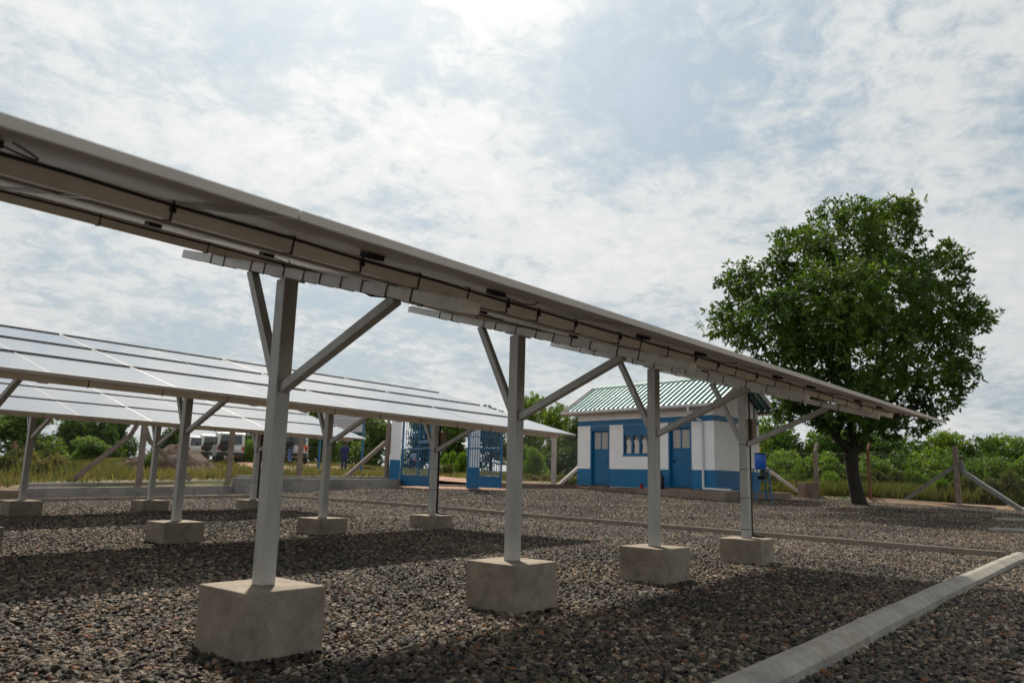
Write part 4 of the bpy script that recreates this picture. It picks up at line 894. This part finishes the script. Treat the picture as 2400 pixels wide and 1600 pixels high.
# left and middle background
mid=[('large_tree',30,945,190,60,'tall','bush','broad green tree at the far left edge behind the wall','tree',1112),
 ('large_tree',208,962,140,70,'round','bushdark','dark round tree behind the light green bush at the left','tree',1105),
 ('large_tree',165,985,100,75,'tall','bushdark','dark tall tree left of the fence corner post','tree',1100),
 ('large_tree',272,962,75,75,'tall','bushdark','dark narrow tree just left of the fence corner post','tree',1100),
 ('bush',118,1025,40,80,'round','grass','small pale tree crown above the red brick wall','bush',1090),
 ('large_tree',408,1000,80,80,'round','bushdark','dark tree behind the parked white vehicles','tree',1095),
 ('bush',195,1026,105,29,'tall','bushlight','bright light green bush behind the left fence','bush',1112),
 ('bush',345,1064,60,26.5,'low','bush','green weeds growing on the brown debris mound','bush',1112),
 ('hedge_bush',578,1030,60,62,'round','bushlight','rounded light green bush right of the parked vehicles','bush',1088),
 ('large_tree',590,1000,130,90,'round','bushdark','dark tree behind the rounded light green bush','tree',1090),
 ('large_tree',640,990,120,90,'round','bushdark','dark tree line above the white vehicle behind the thick post','tree',1095),
 ('large_tree',700,950,110,85,'round','bushdark','dark crown above the end of the farthest panel row','tree',1100),
 ('large_tree',760,985,110,85,'round','bush','olive green tree behind the notice board','tree',1100),
 ('large_tree',880,975,120,62,'tall','bush','yellow green tree left of the left gate pillar','tree',1106),
 ('large_tree',835,1000,80,70,'round','bushdark','dark bush directly right of the notice board leg','tree',1104),
 ('large_tree',985,960,120,75,'tall','bushdark','dark tree seen through the left gate leaf','tree',1108),
 ('large_tree',1060,965,110,70,'tall','bushdark','dark tree filling the gateway between the leaves','tree',1112),
 ('large_tree',1150,958,110,75,'tall','bushdark','dark tree behind the right gate leaf','tree',1112),
 ('large_tree',1240,936,110,72,'tall','bush','yellow green tree rising above the middle panel row left of the house','tree',1118),
 ('large_tree',1300,958,100,66,'tall','bush','green tree touching the left end of the house roof','tree',1118),
 ('large_tree',1345,975,90,60,'tall','bushdark','dark green tree against the left wall of the house','tree',1118),
 ('bush',1252,1050,55,40,'round','bushlight','light round bush right of the thick second post','bush',1116),
 ('hedge_bush',1230,1046,80,58,'round','bush','clipped hedge bush behind the fence, left of the lone fence post','bush',1112),
 ('hedge_bush',1310,1050,90,58,'round','bushdark','clipped hedge bush behind the fence, touching the house','bush',1112),
 ('bush',1070,1060,60,50,'low','bushlight','tall light green weeds seen through the open gateway','bush',1122)]
for (nm,u,v,wp_,d,k,m,lab,cat,vb) in mid:
    bush(u,vb,d,px2m(wp_,d)*1.35,px2m(vb-v,d)*1.1,k,m,lab,cat,None,name=nm,nm='crown' if cat=='tree' else 'foliage')
for i,(u,d,k,m,wp_,h) in enumerate([(20,24,'low','grass',110,60),(60,27,'low','dry',90,52),(105,24,'low','dry',90,50),(150,25,'low','grass',80,40),(32,30,'low','purple',36,60),(85,31,'low','grass',80,52),(130,30,'low','grass',70,52),(250,27,'low','grass',60,38),(395,30,'low','bushlight',35,26),(1200,38,'low','grass',90,30),(1270,38,'low','dry',80,30),(1335,38,'low','grass',70,30),(850,50,'low','dry',60,22),(770,52,'low','dry',60,22),(1040,44,'low','grass',60,28)]):
    vb=horiz(u)+(28 if d<28 else 18 if d<40 else 0)
    bush(u,vb,d,px2m(wp_,d)*1.5,px2m(h,d)*1.15,k,m,f'clump of tall weeds beyond the yard wall, {ord_[i]} counted from the left group','shrub','weed clumps beyond the wall',name='weed_clump')
# grass tufts outside
ROAD=[at(760,1113,31.5),at(735,1110,35),at(690,1102,40),at(640,1093,46),at(590,1084,56),at(560,1080,70)]
ROAD2=[at(1045,1134,29.4),at(1030,1126,35),at(980,1116,42),at(880,1108,48),at(760,1100,52),at(640,1088,58)]
def segd(x,y,P):
    d=np.full(np.shape(x),1e9)
    for a,b in zip(P[:-1],P[1:]):
        ab=(b-a)[:2]; t=np.clip(((x-a[0])*ab[0]+(y-a[1])*ab[1])/(ab@ab),0,1); d=np.minimum(d,np.hypot(x-a[0]-t*ab[0],y-a[1]-t*ab[1]))
    return d
def roadmask(x,y): 
    j=np.random.default_rng(1).normal(size=np.shape(x))*.35
    return (segd(x,y,ROAD)+j>1.5)&(segd(x,y,ROAD2)+j>1.3)
for k_,(P_,w_) in enumerate(((ROAD,1.7),(ROAD2,1.5))):
    m_=MB(); v_=[]
    Q_=[P_[0]+(P_[i+1]-P_[i])*0 for i in range(1)]
    fine_=[]
    for a,b in zip(P_[:-1],P_[1:]):
        for t in np.linspace(0,1,9)[:-1]: fine_.append(a+(b-a)*t)
    fine_.append(P_[-1])
    for i,c in enumerate(fine_):
        dd=(fine_[min(i+1,len(fine_)-1)]-fine_[max(i-1,0)])[:2]; dd/=np.linalg.norm(dd); nn=np.array([-dd[1],dd[0]])
        for q in np.linspace(-1,1,7):
            ww=w_*(1+.18*math.sin(i*.9+k_)); x_,y_=c[0]+nn[0]*q*ww,c[1]+nn[1]*q*ww; v_.append((x_,y_,float(gout(x_,y_))+.035+.012*k_-.05*abs(q)**3))
    f_=[(i*7+j,i*7+j+1,i*7+j+8,i*7+j+7) for i in range(len(fine_)-1) for j in range(6)]
    tag(m_.add(v_,f_).build('dirt_road',M['soil'],smooth=True),kind='structure')
def grass_mesh(n,seed,uv,hr):
    g=np.random.default_rng(seed); U=g.uniform(uv[0],uv[1],n); Dp=g.uniform(uv[2]**.5,uv[3]**.5,n)**2
    q=FH[None]*Dp[:,None]+_r[None]*((U-1200)/F*Dp)[:,None]; x,y=q[:,0],q[:,1]; out=inside(x,y)<-.66
    pat=np.sin(x*.35+1.3)*np.sin(y*.31+.4)+g.normal(size=n)*.5; ok=out&(pat>-.7)&roadmask(x,y); x,y=x[ok],y[ok]; z=gout(x,y); n=len(x)
    h=g.uniform(hr[0],hr[1],n); a=g.uniform(0,6.28,n); w_=.012+.006*g.random(n)+Dp[ok]*.00035; lean=g.normal(size=(n,2))*.35*h[:,None]
    A=np.stack([x-np.cos(a)*w_,y-np.sin(a)*w_,z-.03],1); B=np.stack([x+np.cos(a)*w_,y+np.sin(a)*w_,z-.03],1); C=np.stack([x+lean[:,0],y+lean[:,1],z+h],1)
    V=np.stack([A,B,C],1).reshape(-1,3); return V,np.arange(len(V)).reshape(-1,3)
tag(link('dry_grass',npmesh('dry_grass',*grass_mesh(90000,3,(-150,1500,17,75),(.06,.30))),M['dry']),'dry straw coloured grass beyond the wall and gate','grass',kind='stuff')
tag(link('green_grass',npmesh('green_grass',*grass_mesh(60000,4,(-150,1400,17,70),(.06,.32))),M['grass']),'short green grass patches beyond the wall','grass',kind='stuff')
def weeds(n,seed,uv,hr):
    return grass_mesh(n,seed,uv,hr)
tag(link('weeds_green',npmesh('weeds_green',*weeds(11000,21,(-90,330,22.7,31),(.15,.62))),M['grass']),'tall green weeds standing just behind the left concrete wall','weeds',kind='stuff')
tag(link('weeds_dry',npmesh('weeds_dry',*weeds(12000,22,(-90,560,22.4,31),(.08,.38))),M['dry']),'dry brown weeds and seed heads behind the left concrete wall','weeds',kind='stuff')
tag(link('tall_grass',npmesh('tall_grass',*grass_mesh(60000,8,(1720,2550,31,46),(.25,.8))),M['grass']),'tall rough grass behind the right fence','grass',kind='stuff')
# debris mound left
def mound():
    c=at(390,1112,27.5); g=np.random.default_rng(4); n=40; xs=np.linspace(-1,1,n); Xg,Yg=np.meshgrid(xs,xs,indexing='ij')
    r=np.sqrt(Xg**2+Yg**2); Z=1.05*np.clip(1-r**2,0,1)**.8*(.9+.14*g.random((n,n)))*(1+.22*np.sin(Xg*4+1)*np.cos(Yg*3)+.10*np.sin(Xg*13)*np.sin(Yg*11+2))
    wx=_r*2.5; wy=FH*1.6; V=np.stack([c[0]+Xg*wx[0]+Yg*wy[0],c[1]+Xg*wx[1]+Yg*wy[1],c[2]-.25+Z],2).reshape(-1,3)
    i,j=np.meshgrid(np.arange(n-1),np.arange(n-1),indexing='ij'); q=(i*n+j).ravel(); Q=np.stack([q,q+n,q+n+1,q+1],1)
    t=thing('debris_mound','brown mound of soil and dry twigs behind the fence struts','mound',(0,0,0)); link('heap',npmesh('heap',V,Q),M['twig'],t)
    tw=MB()
    for k in range(420):
        a=g.uniform(0,6.28); rr_=g.uniform(0,.85)**.7; p=c+wx*rr_*math.cos(a)+wy*rr_*math.sin(a)+np.array([0,0,-.2+.95*(1-rr_**2)]); dd=g.normal(size=3)*[.3,.3,.16]; tw.tube([p,p+dd],[.013,.005],4)
    tw.build('twigs',M['twig'],t)
mound()
# ------------------------------------------------------------------ far bits
p=at(112,1054,85); t=thing('brick_wall','small red brick building with pale roof edge far beyond the left fence','building',p,YAW-math.pi/2)
MB().box((-1.1,-.5,-1.5),(1.1,1.5,.9)).build('wall',M['brick'],t); MB().box((-1.3,-.7,.9),(1.3,1.7,1.05)).prism([(-.7,1.05),(.5,1.5),(1.7,1.05)],-1.3,1.3,axis=0).build('roof',M['ironsheet'],t)
p=at(272,1047,90); t=thing('tin_shelter','small grey tin roofed shelter far behind the left fence','shelter',p,YAW-math.pi/2+.3)
MB().prism([(-1.,.0),(0,.35),(1.,.0)],-1.1,1.1,axis=0).build('roof',M['tin'],t)
for a in (-.95,.95):
    for b in (-.85,.85): MB().bar((a,b,-2.),(a,b,.02),.08).build('leg',M['rust'],t)
for i,(u,v,lab) in enumerate([(2382,1200,'largest pinkish boulder lying beyond the low wall at the far right edge'),(2368,1196,'smaller pinkish stone left of the boulder at the far right edge')]):
    p=at(u,v,30-i*.5); m=MB(); g=random.Random(i); r_=.30-.1*i
    m.lathe(tuple(p),[(r_*.6,-.1),(r_,.0),(r_*.9,.12),(r_*.5,.2)],9)
    m.v=[(x+g.uniform(-.05,.05),y+g.uniform(-.05,.05),z+g.uniform(-.03,.03)) for x,y,z in m.v]; tag(m.build('boulder',M['soil']),lab,'boulder')
